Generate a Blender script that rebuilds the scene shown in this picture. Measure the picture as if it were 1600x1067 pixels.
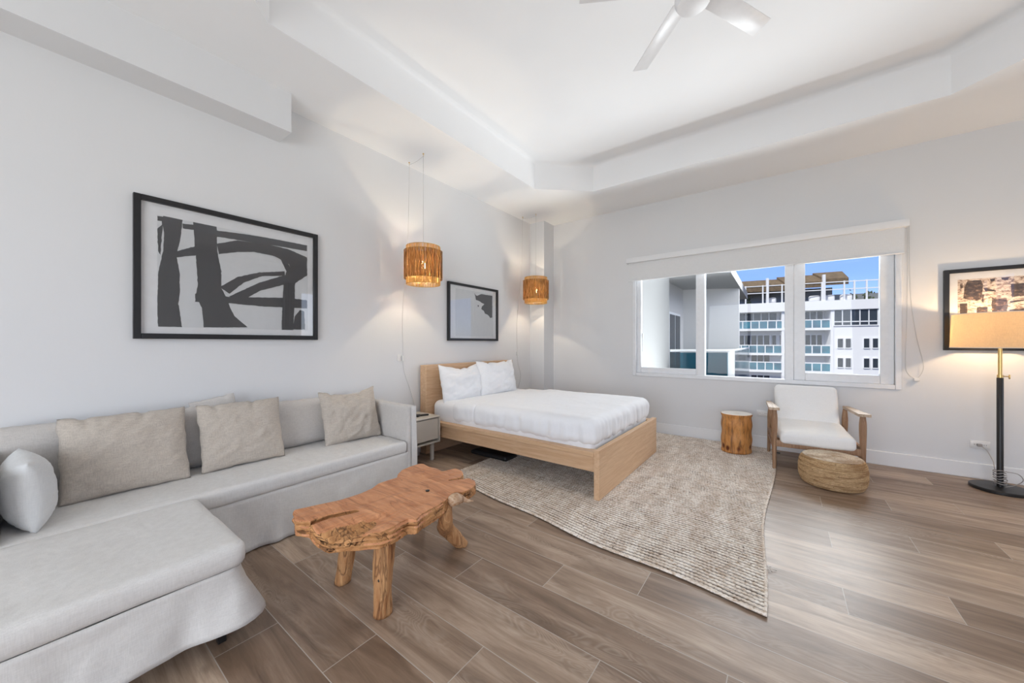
import bpy, bmesh, math, random
from math import sin, cos, pi, radians, atan2, sqrt, floor, exp
from mathutils import Vector, Matrix, noise

for o in list(bpy.data.objects): bpy.data.objects.remove(o)
S = bpy.context.scene
C = S.collection
rnd = random.Random(7)

# ------------------------------------------------------------------ camera, sky, lights, exposure
FPX, EYE, PX, PY = 562.6, 1.22, 800.0, 536.0        # focal length in pixels, eye height, vanishing centre
YAW = atan2(422, 562.6)
cd = bpy.data.cameras.new('camera'); cam = bpy.data.objects.new('camera', cd); C.objects.link(cam)
cam.location = (0, 0, EYE); cam.rotation_euler = (pi/2, 0, YAW)
cd.sensor_width = 36; cd.lens = 36*FPX/1600; cd.shift_y = (PY-533.5)/1600; cd.clip_start = .05; cd.clip_end = 500
S.camera = cam

world = bpy.data.worlds.new('sky'); S.world = world; world.use_nodes = True
wn = world.node_tree; wn.nodes.clear()
sky = wn.nodes.new('ShaderNodeTexSky'); sky.sky_type = 'NISHITA'; sky.sun_disc = False
sky.sun_elevation = radians(52); sky.sun_rotation = radians(190); sky.air_density = 1.0; sky.dust_density = .4; sky.ozone_density = 6
bg = wn.nodes.new('ShaderNodeBackground'); bg.inputs['Strength'].default_value = .17
wo = wn.nodes.new('ShaderNodeOutputWorld')
tc = wn.nodes.new('ShaderNodeTexCoord'); sp = wn.nodes.new('ShaderNodeSeparateXYZ'); wn.links.new(tc.outputs['Generated'], sp.inputs[0])
cn = wn.nodes.new('ShaderNodeTexNoise'); cn.inputs['Scale'].default_value = 3.0; cn.inputs['Detail'].default_value = 5; wn.links.new(tc.outputs['Generated'], cn.inputs['Vector'])
ad = wn.nodes.new('ShaderNodeMath'); ad.operation = 'MULTIPLY_ADD'; wn.links.new(cn.outputs[0], ad.inputs[0]); ad.inputs[1].default_value = .35; wn.links.new(sp.outputs[2], ad.inputs[2])
rp = wn.nodes.new('ShaderNodeValToRGB'); wn.links.new(ad.outputs[0], rp.inputs[0]); rp.color_ramp.elements[0].position = .46; rp.color_ramp.elements[1].position = .62
cm = wn.nodes.new('ShaderNodeMix'); cm.data_type = 'RGBA'; wn.links.new(rp.outputs[0], cm.inputs[0]); sm_ = wn.nodes.new('ShaderNodeMix'); sm_.data_type = 'RGBA'; sm_.blend_type = 'MULTIPLY'; sm_.inputs[0].default_value = 1; wn.links.new(sky.outputs[0], sm_.inputs[6]); sm_.inputs[7].default_value = (.66,.68,1,1)
wn.links.new(sm_.outputs[2], cm.inputs[6]); cm.inputs[7].default_value = (4.7, 4.65, 4.6, 1)
wn.links.new(cm.outputs[2], bg.inputs[0]); wn.links.new(bg.outputs[0], wo.inputs[0])

def lamp(name, kind, loc, energy, color=(1,1,1), **kw):
    d = bpy.data.lights.new(name, kind); d.energy = energy; d.color = color
    for k, v in kw.items(): setattr(d, k, v)
    o = bpy.data.objects.new(name, d); C.objects.link(o); o.location = loc
    return o
sun = lamp('sun', 'SUN', (0,-20,30), 3.3, (1,.96,.9), angle=radians(3)); sun.rotation_euler = (radians(48), 0, radians(-18))
# side and rear fill lamps, added behind unseen openings to brighten the room
L1 = lamp('added_side_fill', 'AREA', (3.36, -.65, 1.35), 20, (.93,.97,1), shape='RECTANGLE', size=2.9, size_y=2.3); L1.rotation_euler = (radians(120), 0, radians(90))
L2 = lamp('added_rear_fill', 'AREA', (-.2, -2.78, 1.35), 124, (.93,.97,1), shape='RECTANGLE', size=3.4, size_y=2.2); L2.rotation_euler = (radians(101), 0, 0)
L3 = lamp('daylight_front_window', 'AREA', (2.0, 11.5, 4.7), 850, (.94,.97,1), shape='RECTANGLE', size=8, size_y=2.8); L3.rotation_euler = (radians(-72), 0, radians(-8))
L4 = lamp('daylight_curtained_window', 'AREA', (3.36, 4.42, 1.45), 10, (.95,.975,1), shape='RECTANGLE', size=.95, size_y=2.1); L4.rotation_euler = (radians(95), 0, radians(90))
# unseen uplight added outside, below the front sill, to brighten the ceiling
L6 = lamp('added_ceiling_uplight', 'AREA', (.6, 6.9, -.1), 300, (.93,.97,1), shape='RECTANGLE', size=3.4, size_y=1.0)
L6.rotation_euler = (Vector((-.4,2.2,3.4))-Vector((.6,6.9,-.1))).to_track_quat('-Z','Y').to_euler()

S.view_settings.view_transform = 'Standard'; S.view_settings.look = 'None'
S.view_settings.gamma = 1; S.view_settings.use_curve_mapping = False
S.view_settings.exposure = 0.10

# ------------------------------------------------------------------ where a point of the photograph lies on a known plane
def ray(x, y):
    u = (x-PX)/FPX; v = (PY-y)/FPX
    return (-sin(YAW)+u*cos(YAW), cos(YAW)+u*sin(YAW), v)
def on_x(x, y, P):
    d = ray(x, y); t = P/d[0]; return (d[1]*t, EYE+d[2]*t)
def on_y(x, y, P):
    d = ray(x, y); t = P/d[1]; return (d[0]*t, EYE+d[2]*t)
def on_z(x, y, Z=0):
    d = ray(x, y); t = (Z-EYE)/d[2]; return (d[0]*t, d[1]*t)

# ------------------------------------------------------------------ helpers
def tag(o, label, cat, group=None, kind=None):
    o['label'] = label; o['category'] = cat
    if group: o['group'] = group
    if kind: o['kind'] = kind
    return o
def thing(name, label, cat, loc=(0,0,0), rz=0, group=None):
    o = bpy.data.objects.new(name, None); C.objects.link(o); o.location = loc; o.rotation_euler = (0,0,rz)
    o.empty_display_size = .05
    return tag(o, label, cat, group)
def obj(name, bm, mat, parent=None, shift=True, smooth=True, angle=38):
    me = bpy.data.meshes.new(name)
    if parent is not None and shift:
        off = Vector(parent.location); p = parent.parent
        while p is not None: off += Vector(p.location); p = p.parent
        bmesh.ops.translate(bm, verts=bm.verts, vec=-off)
    bmesh.ops.recalc_face_normals(bm, faces=bm.faces)
    bm.to_mesh(me); bm.free()
    mats = mat if isinstance(mat, (list, tuple)) else [mat]
    for m in mats: me.materials.append(m)
    if smooth:
        me.shade_smooth(); me.set_sharp_from_angle(angle=radians(angle))
    o = bpy.data.objects.new(name, me); C.objects.link(o)
    if parent is not None: o.parent = parent
    return o
def struct(name, bm, mat, smooth=True, angle=38):
    o = obj(name, bm, mat, smooth=smooth, angle=angle); o['kind'] = 'structure'; return o
def loc(o, v):           # move a mesh object's origin to v without moving its shape
    v = Vector(v); o.data.transform(Matrix.Translation(-v)); o.location = v; return o
def B(): return bmesh.new()
def box(bm, x0, x1, y0, y1, z0, z1, bev=0, seg=2, mi=0, M=None):
    vs = [bm.verts.new(((x0,x1)[i], (y0,y1)[j], (z0,z1)[k])) for i in (0,1) for j in (0,1) for k in (0,1)]
    q = [(0,1,3,2),(4,6,7,5),(0,4,5,1),(2,3,7,6),(0,2,6,4),(1,5,7,3)]
    fs = [bm.faces.new([vs[i] for i in f]) for f in q]
    for f in fs: f.material_index = mi
    allv = vs
    if bev:
        es = list({e for f in fs for e in f.edges})
        r = bmesh.ops.bevel(bm, geom=es, offset=bev, segments=seg, profile=.5, affect='EDGES')
        for f in r['faces']: f.material_index = mi
        allv = list({v for f in r['faces'] for v in f.verts} | {v for v in vs if v.is_valid})
    if M is not None:
        for v in allv: v.co = M @ v.co
    return allv
def tube(bm, pts, r, n=10, cap=True, mi=0, squash=1):
    pts = [Vector(p) for p in pts]
    if not hasattr(r, '__len__'): r = [r]*len(pts)
    rings = []; up = None
    for i, p in enumerate(pts):
        t = (pts[min(i+1, len(pts)-1)]-pts[max(i-1, 0)]).normalized()
        if up is None:
            up = t.orthogonal().normalized()
        else:
            up = (up - t*up.dot(t)); up = up.normalized() if up.length > 1e-6 else t.orthogonal().normalized()
        w = t.cross(up)
        rings.append([bm.verts.new(p+up*(r[i]*cos(2*pi*k/n))+w*(r[i]*squash*sin(2*pi*k/n))) for k in range(n)])
    for a, b in zip(rings, rings[1:]):
        for k in range(n):
            f = bm.faces.new((a[k], a[(k+1)%n], b[(k+1)%n], b[k])); f.material_index = mi
    if cap:
        f = bm.faces.new(list(reversed(rings[0]))); f.material_index = mi
        f = bm.faces.new(rings[-1]); f.material_index = mi
    return rings
def lathe(bm, prof, c=(0,0), n=40, cap=True, fn=None, mi=0):
    rings = []
    for r, z in prof:
        ring = []
        for k in range(n):
            a = 2*pi*k/n; q = fn(a, z, r) if fn else r
            ring.append(bm.verts.new((c[0]+q*cos(a), c[1]+q*sin(a), z)))
        rings.append(ring)
    for a, b in zip(rings, rings[1:]):
        for k in range(n):
            f = bm.faces.new((a[k], a[(k+1)%n], b[(k+1)%n], b[k])); f.material_index = mi
    if cap:
        bm.faces.new(list(reversed(rings[0]))).material_index = mi
        bm.faces.new(rings[-1]).material_index = mi
    return rings
def rbox(bm, lo, hi, r, step=.03, fn=None, crown=0, open_bottom=False, M=None):
    """closed rounded box with dense faces; fn(p, n) pushes each point along its normal"""
    lo = Vector(lo); hi = Vector(hi); d = hi-lo
    N = [max(2, int(round(d[i]/step))) for i in range(3)]
    cache = {}
    def gv(i, j, k):
        key = (i, j, k)
        if key in cache: return cache[key]
        # spacing is kept even, the points near an edge fold round it
        p = Vector((lo.x+d.x*i/N[0], lo.y+d.y*j/N[1], lo.z+d.z*k/N[2]))
        q = Vector([min(max(p[a], lo[a]+min(r, d[a]/2)), hi[a]-min(r, d[a]/2)) for a in range(3)])
        n = p-q; n = n.normalized() if n.length > 1e-9 else Vector((0,0,1))
        p = q+n*min(r, min(d)/2)
        if crown:
            u = (p.x-lo.x)/d.x*2-1; v = (p.y-lo.y)/d.y*2-1
            w = (p.z-lo.z)/d.z*2-1
            p.z += crown*w*max(0,(1-u**4))*max(0,(1-v**4))
        if fn: p += n*fn(p, n)
        if M is not None: p = M @ p
        cache[key] = bm.verts.new(p); return cache[key]
    for (a, b, c) in ((0,1,2),(1,2,0),(2,0,1)):
        for side in (0, N[c]):
            if open_bottom and c == 2 and side == 0: continue
            for i in range(N[a]):
                for j in range(N[b]):
                    def idx(ii, jj):
                        k = [0,0,0]; k[a] = ii; k[b] = jj; k[c] = side; return gv(*k)
                    vs = [idx(i,j), idx(i+1,j), idx(i+1,j+1), idx(i,j+1)]
                    try: bm.faces.new(vs if side else vs[::-1])
                    except ValueError: pass
def fbm(p, o=3):
    return noise.fractal(Vector(p), .8, 2.0, o)
def pillow(bm, w, h, t, M, seed=0, n=34, pinch=.05, wr=.008, sag=0):
    """pillow in its own x (width), z (height) plane, thickness along y, then placed by M"""
    def side(s):
        g = []
        for i in range(n+1):
            row = []
            for j in range(n+1):
                u = -1+2*i/n; v = -1+2*j/n
                u = math.copysign(abs(u)**.85, u); v = math.copysign(abs(v)**.85, v)
                x = w/2*u*(1-pinch*(1-v*v)); z = h/2*v*(1-pinch*(1-u*u))
                e = max(0, (1-abs(u)**2.6)*(1-abs(v)**2.6))**.55
                y = s*t/2*e
                f = fbm((u*1.7+seed*3.1, v*1.7, s*2+seed))*wr*1.5*e + fbm((u*1.2+v*2.4+seed, (u-v)*5, s+seed))*wr*(e**.5)
                if sag: z -= sag*max(0, v)*(1-u*u)**1.5*(1 if v > 0 else 0)*abs(v)
                for (pu, pa) in ((-.35+.3*sin(seed), .9), (.45+.2*cos(seed*2), 1.0)):
                    q_ = u-pu-(1-v)*.18*sin(seed+pu*5); m_ = max(0, v)**2.0
                    dpt = exp(-(q_/.07)**2)*m_*wr*1.6*pa; z -= dpt*1.1*(abs(v)**6); f -= dpt*.9
                for c_ in (-1, 1):
                    rr_ = abs(noise.noise(((u*c_-v)*7+seed, 3, s))); f -= max(0, (-v+u*c_)/2-.35)*rr_*wr*3
                edge = (i in (0,n) or j in (0,n))
                if edge:
                    k = fbm((u*2.2+seed, v*2.2, 9))*wr*.8
                    x += k; z += k
                row.append((x, y + (0 if edge else s*f), z))
            g.append(row)
        return g
    A = side(-1); Bk = side(1); va = {}; 
    for i in range(n+1):
        for j in range(n+1):
            edge = (i in (0,n) or j in (0,n))
            a = bm.verts.new(M @ Vector(A[i][j])); va[(0,i,j)] = a
            va[(1,i,j)] = a if edge else bm.verts.new(M @ Vector(Bk[i][j]))
    for s in (0,1):
        for i in range(n):
            for j in range(n):
                q = [va[(s,i,j)], va[(s,i+1,j)], va[(s,i+1,j+1)], va[(s,i,j+1)]]
                if len(set(q)) < 3: continue
                try: bm.faces.new(q if s == 0 else q[::-1])
                except ValueError: pass
def prism(bm, pts, z0, z1, axis='z', mi=0):
    def P(a, b, c):
        return {'z': (a,b,c), 'x': (c,a,b), 'y': (a,c,b)}[axis]
    lo = [bm.verts.new(P(a,b,z0)) for a,b in pts]; hi = [bm.verts.new(P(a,b,z1)) for a,b in pts]
    n = len(pts)
    fs = [bm.faces.new(lo[::-1]), bm.faces.new(hi)]
    for k in range(n): fs.append(bm.faces.new((lo[k], lo[(k+1)%n], hi[(k+1)%n], hi[k])))
    for f in fs: f.material_index = mi
def smooth_path(pts, n=6):
    pts = [Vector(p) for p in pts]; out = []
    for i in range(len(pts)-1):
        p0 = pts[max(i-1,0)]; p1 = pts[i]; p2 = pts[i+1]; p3 = pts[min(i+2,len(pts)-1)]
        for k in range(n):
            t = k/n
            out.append(.5*((2*p1)+(-p0+p2)*t+(2*p0-5*p1+4*p2-p3)*t*t+(-p0+3*p1-3*p2+p3)*t**3))
    out.append(pts[-1]); return out

# ------------------------------------------------------------------ materials
class NT:
    def __init__(s, name):
        s.m = bpy.data.materials.new(name); s.m.use_nodes = True; s.t = s.m.node_tree
        s.b = s.t.nodes['Principled BSDF']; s.out = s.t.nodes['Material Output']
    def n(s, kind, **kw):
        x = s.t.nodes.new('ShaderNode'+kind)
        for k, v in kw.items(): setattr(x, k, v)
        return x
    def l(s, a, b): s.t.links.new(a, b)
    def val(s, sock, v):
        if isinstance(v, bpy.types.NodeSocket): s.l(v, sock)
        else: sock.default_value = v
    def math(s, op, a, b=0, c=None):
        x = s.n('Math', operation=op); s.val(x.inputs[0], a); s.val(x.inputs[1], b)
        if c is not None: s.val(x.inputs[2], c)
        return x.outputs[0]
    def mix(s, f, a, b, blend='MIX'):
        x = s.n('Mix', data_type='RGBA', blend_type=blend); s.val(x.inputs[0], f)
        s.val(x.inputs[6], a if isinstance(a, bpy.types.NodeSocket) else (*a[:3],1)); s.val(x.inputs[7], b if isinstance(b, bpy.types.NodeSocket) else (*b[:3],1))
        return x.outputs[2]
    def coords(s, kind='Object', scale=(1,1,1), rot=(0,0,0), off=(0,0,0)):
        tc = s.n('TexCoord'); mp = s.n('Mapping'); s.l(tc.outputs[kind], mp.inputs[0])
        mp.inputs['Scale'].default_value = scale; mp.inputs['Rotation'].default_value = rot; mp.inputs['Location'].default_value = off
        return mp.outputs[0]
    def noise(s, vec, scale, detail=3, rough=.5, dist=0):
        x = s.n('TexNoise'); s.l(vec, x.inputs['Vector']); x.inputs['Scale'].default_value = scale
        x.inputs['Detail'].default_value = detail; x.inputs['Roughness'].default_value = rough; x.inputs['Distortion'].default_value = dist
        return x.outputs[0]
    def ramp(s, f, stops, interp='LINEAR'):
        x = s.n('ValToRGB'); s.l(f, x.inputs[0]); r = x.color_ramp; r.interpolation = interp
        while len(r.elements) < len(stops): r.elements.new(.5)
        for e, (p, c) in zip(r.elements, stops): e.position = p; e.color = (*c[:3],1) if hasattr(c,'__len__') else (c,c,c,1)
        return x.outputs[0]
    def bump(s, h, strength=.3, dist=.01):
        x = s.n('Bump'); x.inputs['Strength'].default_value = strength; x.inputs['Distance'].default_value = dist
        s.l(h, x.inputs['Height']); s.l(x.outputs[0], s.b.inputs['Normal']); return x
    def set(s, color=None, rough=None, spec=None, metal=None, sheen=None):
        b = s.b.inputs
        if color is not None: s.val(b['Base Color'], color if isinstance(color, bpy.types.NodeSocket) else (*color[:3],1))
        if rough is not None: s.val(b['Roughness'], rough)
        if spec is not None: s.val(b['Specular IOR Level'], spec)
        if metal is not None: s.val(b['Metallic'], metal)
        if sheen is not None: s.val(b['Sheen Weight'], sheen)
        return s.m
def srgb(r, g, b):
    f = lambda c: (c/255/12.92) if c/255 <= .04045 else ((c/255+.055)/1.055)**2.4
    return (f(r), f(g), f(b))
def paint(name, col, rough=.6, bump=.05, scale=60, spec=.3):
    t = NT(name); v = t.coords(); h = t.noise(v, scale, 3)
    c = t.mix(t.noise(v, 3, 2), col, [k*.97 for k in col])
    t.bump(h, bump, .004); return t.set(c, rough, spec)
def plain(name, col, rough=.5, metal=0, spec=.5):
    t = NT(name); v = t.coords(); c = t.mix(t.noise(v, 25, 2), col, [k*.9 for k in col])
    return t.set(c, rough, spec, metal)
def fabric(name, col, col2, weave=500, wr=.25, slub=.5, wrscale=7):
    t = NT(name); v = t.coords()
    a = t.noise(t.coords(scale=(1,1,14)), 30, 3, .6); b = t.noise(t.coords(scale=(11,11,1)), 26, 3, .6)
    f = t.math('MULTIPLY', t.math('ADD', a, b), .5)
    fr = t.ramp(f, [(.5-.12/max(slub,.1)*.5, 0.0), (.5+.12/max(slub,.1)*.5, 1.0)])
    c = t.mix(fr, col2, col)
    h = t.math('ADD', t.math('MULTIPLY', t.noise(v, wrscale, 3, .5, .6), 1.0), t.math('MULTIPLY', f, .12))
    t.bump(h, wr, .02); return t.set(c, .92, .15, sheen=.15)
def wood(name, c1, c2, c3=None, axis=0, scale=1.0, rough=.45, streak=10, bump=.12, dist=1.2):
    t = NT(name); sc = [streak]*3; sc[axis] = .8
    v = t.coords(scale=[s*scale for s in sc])
    a = t.noise(v, 2.2, 5, .6, dist); b = t.noise(v, 14, 3, .6, .3)
    c = t.mix(t.ramp(a, [(.36, 0), (.64, 1)]), c1, c2)
    if c3: c = t.mix(t.ramp(b, [(.55, 0), (.72, .7)]), c, c3)
    t.bump(t.math('ADD', a, t.math('MULTIPLY', b, .4)), bump, .004)
    return t.set(c, rough, .35)
def cracked(name, c1, c2, dark, axis=0, crack=.035, fac=1.0, bump=.5, rough=.6, scale=1.0, rz=0):
    t = NT(name); sc = [11*scale]*3; sc[axis] = 1.5*scale
    v = t.coords(scale=sc, rot=(0,0,rz)); a = t.noise(v, 2.2, 5, .6, 1.4); b = t.noise(v, 1.3, 3, .5, .8)
    c = t.mix(t.ramp(a, [(.34, 0), (.66, 1)]), c1, c2)
    line = t.ramp(t.math('ABSOLUTE', t.math('SUBTRACT', b, .5)), [(.0, 1), (crack, 0)])
    l2 = t.ramp(t.math('ABSOLUTE', t.math('SUBTRACT', a, .42)), [(.0, 1), (crack*.5, 0)])
    ln = t.math('MULTIPLY', t.math('MAXIMUM', line, t.math('MULTIPLY', l2, .6)), fac)
    c = t.mix(ln, c, dark)
    t.bump(t.math('SUBTRACT', a, t.math('MULTIPLY', ln, .9)), bump, .008); return t.set(c, rough, .3)
def glassy(name, tint=(1,1,1), gloss=1.0, rough=.0):
    t = NT(name); tr = t.n('BsdfTransparent'); tr.inputs[0].default_value = (*tint,1)
    g = t.n('BsdfGlossy'); g.inputs['Roughness'].default_value = rough
    fr = t.n('Fresnel'); fr.inputs[0].default_value = 1.45
    ge = t.n('NewGeometry')
    f = t.math('MULTIPLY', t.math('MULTIPLY', fr.outputs[0], gloss), t.math('SUBTRACT', 1.0, ge.outputs['Backfacing']))
    mx = t.n('MixShader'); t.l(f, mx.inputs[0]); t.l(tr.outputs[0], mx.inputs[1]); t.l(g.outputs[0], mx.inputs[2])
    t.l(mx.outputs[0], t.out.inputs[0]); return t.m
def emis(name, col, st):
    t = NT(name); t.b.inputs['Emission Color'].default_value = (*col,1); t.b.inputs['Emission Strength'].default_value = st
    return t.set(col, .5)

M_wall = paint('wall_paint', (.745,.745,.75), .7)
M_ceil = paint('ceiling_paint', (.875,.875,.88), .75)
M_trim = paint('trim_paint', (.82,.82,.825), .35, .02, 20, .4)
M_vinyl = plain('window_vinyl', (.84,.85,.87), .3)
M_pane = glassy('window_pane', (.99,1,1), .9)
M_picglass = glassy('picture_glass', (1,1,1), 3.0)
M_shade_cloth = fabric('roller_shade_cloth', (.76,.76,.76), (.72,.72,.72), wr=.05)
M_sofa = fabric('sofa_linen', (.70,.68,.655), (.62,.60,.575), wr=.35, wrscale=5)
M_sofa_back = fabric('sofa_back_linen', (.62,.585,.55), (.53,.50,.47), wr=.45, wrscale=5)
M_pil = fabric('oatmeal_linen', (.57,.505,.435), (.45,.395,.34), wr=.4, slub=.7, wrscale=6)
M_pilw = fabric('white_cushion_cotton', (.72,.72,.71), (.66,.66,.655), wr=.4)
M_bedlinen = fabric('bed_cotton', (.84,.84,.85), (.81,.81,.82), wr=.3, wrscale=6)
M_white_uph = fabric('white_boucle', (.92,.91,.89), (.87,.86,.84), wr=.12)
M_oak_x = wood('pale_oak_along_bed', srgb(214,180,145), srgb(198,160,124), srgb(184,146,112), 0, 1.0, .45, 16, .03)
M_oak_y = wood('pale_oak_across_bed', srgb(214,180,145), srgb(200,162,127), srgb(186,148,114), 1, 1.0, .45, 16, .03)
M_ash = wood('weathered_ash', srgb(172,138,108), srgb(140,106,80), srgb(112,84,62), 2, 1.0, .5, 18, .06)
M_arm = wood('bleached_ash_arm', srgb(205,186,165), srgb(170,146,122), srgb(140,115,92), 1, 1.0, .5, 18, .06)
SLANT = radians(65)
M_teak = cracked('driftwood_top', srgb(222,160,116), srgb(178,114,74), srgb(140,86,54), 0, .02, .55, .25, .42, .8, -SLANT)
M_night = paint('nightstand_lacquer', srgb(206,198,186), .4, .02, 30, .4)
M_blackframe = plain('black_frame', (.012,.012,.014), .35)
M_black = plain('black_metal', (.014,.013,.013), .4)
M_blackpl = plain('black_plastic', (.02,.02,.022), .35)
M_paper = plain('mat_board', (.80,.80,.81), .8)
M_print = plain('print_paper', (.68,.69,.70), .8)
M_ink = paint('dark_ink', (.055,.055,.06), .7, .2, 40)
def _ink2():
    t = NT('brown_ink'); f = t.noise(t.coords(scale=(14,14,30)), 2.5, 4, .7)
    return t.set(t.ramp(f, [(.35, (.035,.028,.03)), (.55, (.09,.06,.05)), (.68, (.38,.25,.18))]), .7, .2)
M_ink2 = _ink2()
def _print2():
    t = NT('mottled_print_paper'); f = t.noise(t.coords(scale=(16,16,34)), 2.5, 4, .7)
    return t.set(t.ramp(f, [(.40, (.20,.14,.11)), (.47, (.55,.42,.34)), (.56, (.72,.64,.56))]), .8, .2)
M_print2 = _print2()
M_brass = plain('brass', (.72,.5,.2), .3, 1)
M_cord = plain('grey_cord', (.36,.33,.31), .5)
M_wcord = plain('white_cord', (.62,.62,.61), .5)
M_plate = plain('outlet_plastic', (.82,.81,.79), .35)
M_fan = plain('fan_gloss_white', (.88,.88,.89), .32)
M_grout = None

def floor_mat():
    t = NT('wood_look_tile'); g = t.n('NewGeometry'); sep = t.n('SeparateXYZ'); t.l(g.outputs['Position'], sep.inputs[0])
    X, Y = sep.outputs[0], sep.outputs[1]
    PIT, LEN = .2225, 1.2
    r = t.math('DIVIDE', t.math('SUBTRACT', Y, .645-.2225*20), PIT)
    k = t.math('FLOOR', r); fy = t.math('SUBTRACT', r, k)
    kx = t.math('MULTIPLY', t.math('SUBTRACT', k, 20), .4)
    q = t.math('DIVIDE', t.math('SUBTRACT', t.math('SUBTRACT', X, -1.36-1.2*20), kx), LEN)
    j = t.math('FLOOR', q); fx = t.math('SUBTRACT', q, j)
    # grout mask
    ey = t.math('MULTIPLY', t.math('MINIMUM', fy, t.math('SUBTRACT', 1.0, fy)), PIT)
    ex = t.math('MULTIPLY', t.math('MINIMUM', fx, t.math('SUBTRACT', 1.0, fx)), LEN)
    e = t.math('MINIMUM', ex, ey)
    grout = t.math('LESS_THAN', e, .0016)
    cb = t.n('CombineXYZ'); t.l(k, cb.inputs[0]); t.l(j, cb.inputs[1])
    wnz = t.n('TexWhiteNoise'); wnz.noise_dimensions = '2D'; t.l(cb.outputs[0], wnz.inputs['Vector'])
    rv = wnz.outputs['Value']
    # grain coordinates, shifted per plank
    c2 = t.n('CombineXYZ'); t.l(t.math('ADD', X, t.math('MULTIPLY', rv, 37.0)), c2.inputs[0]); t.l(t.math('ADD', Y, t.math('MULTIPLY', rv, 91.0)), c2.inputs[1])
    mp = t.n('Mapping'); t.l(c2.outputs[0], mp.inputs[0]); mp.inputs['Scale'].default_value = (1.1, 9, 1)
    n1 = t.noise(mp.outputs[0], 1.6, 5, .6, .9)
    mp2 = t.n('Mapping'); t.l(c2.outputs[0], mp2.inputs[0]); mp2.inputs['Scale'].default_value = (4, 60, 1)
    n2 = t.noise(mp2.outputs[0], 2.2, 4, .6, .2)
    # cathedral rings
    mp3 = t.n('Mapping'); t.l(c2.outputs[0], mp3.inputs[0]); mp3.inputs['Scale'].default_value = (1.0, 3.4, 1)
    n3 = t.noise(mp3.outputs[0], 1.9, 2, .5, .5)
    rings = t.math('ABSOLUTE', t.math('SINE', t.math('MULTIPLY', n3, 95.0)))
    ringm = t.ramp(t.noise(mp3.outputs[0], 1.3, 1), [(.53, 0), (.63, 1)])
    base = t.ramp(n1, [(.30, srgb(140,121,106)), (.46, srgb(168,149,132)), (.56, srgb(184,165,148)), (.72, srgb(206,190,174))])
    tint = t.mix(rv, srgb(186,172,160), srgb(255,250,244))
    c = t.mix(1.0, base, tint, 'MULTIPLY')
    c = t.mix(t.math('MULTIPLY', t.ramp(n2, [(.45, 0), (.75, 1)]), .35), c, srgb(112,92,76))
    c = t.mix(t.math('MULTIPLY', t.math('MULTIPLY', ringm, t.math('POWER', rings, 3.0)), .2), c, srgb(200,186,170))
    # occasional knots
    vo = t.n('TexVoronoi'); mp4 = t.n('Mapping'); t.l(c2.outputs[0], mp4.inputs[0]); mp4.inputs['Scale'].default_value = (1.3, 2.6, 1); t.l(mp4.outputs[0], vo.inputs['Vector']); vo.inputs['Scale'].default_value = 1.4
    c = t.mix(t.ramp(vo.outputs['Distance'], [(.0, .8), (.07, 0)]), c, srgb(92,76,66))
    c = t.mix(grout, c, srgb(178,168,158))
    h = t.math('SUBTRACT', t.math('ADD', t.math('MULTIPLY', n2, .25), t.math('MULTIPLY', n1, .2)), t.math('MULTIPLY', grout, 1.0))
    t.bump(h, .35, .0016)
    rough = t.math('ADD', .30, t.math('MULTIPLY', n2, .22))
    return t.set(c, rough, .55)
M_floor = floor_mat()

# ------------------------------------------------------------------ room shell
XL, XR, YB, YN = -3.25, 3.25, 5.114, -2.66      # left, right, window wall, wall behind the camera
ZR, ZT, TOP = 3.14, 3.472, 3.8
T = .25
b = B(); box(b, XL-T, XR+T, YN-T, YB+T, -.15, 0); struct('floor', b, M_floor, smooth=False)
b = B(); box(b, XL-T, XL, YN-T, YB+T, 0, TOP); box(b, XL, -2.987, 4.819, YB, 0, ZR); struct('wall_left', b, M_wall, smooth=False)
WX0, WX1, WZ0, WZ1 = -1.692, .938, .762, 2.30
b = B()
box(b, XL, WX0, YB, YB+T, 0, TOP); box(b, WX1, XR+T, YB, YB+T, 0, TOP)
box(b, WX0, WX1, YB, YB+T, 0, WZ0); box(b, WX0, WX1, YB, YB+T, WZ1, TOP)
struct('wall_back', b, M_wall, smooth=False)
DY0, DY1, DZ1 = -2.2, .9, 2.55
EY0, EY1 = 3.92, 4.92
b = B()
box(b, XR, XR+T, YN-T, DY0, 0, TOP); box(b, XR, XR+T, DY1, EY0, 0, TOP); box(b, XR, XR+T, EY1, YB, 0, TOP); box(b, XR, XR+T, DY0, DY1, DZ1, TOP); box(b, XR, XR+T, EY0, EY1, DZ1, TOP); box(b, XR, XR+T, EY0, EY1, 0, .35)
struct('wall_right', b, M_wall, smooth=False)
RX0, RX1 = -2.0, 1.6
b = B()
box(b, XL, RX0, YN-T, YN, 0, TOP); box(b, RX1, XR, YN-T, YN, 0, TOP); box(b, RX0, RX1, YN-T, YN, DZ1, TOP); box(b, RX0, RX1, YN-T, YN, 0, .12)
struct('wall_front', b, M_wall, smooth=False)
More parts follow.
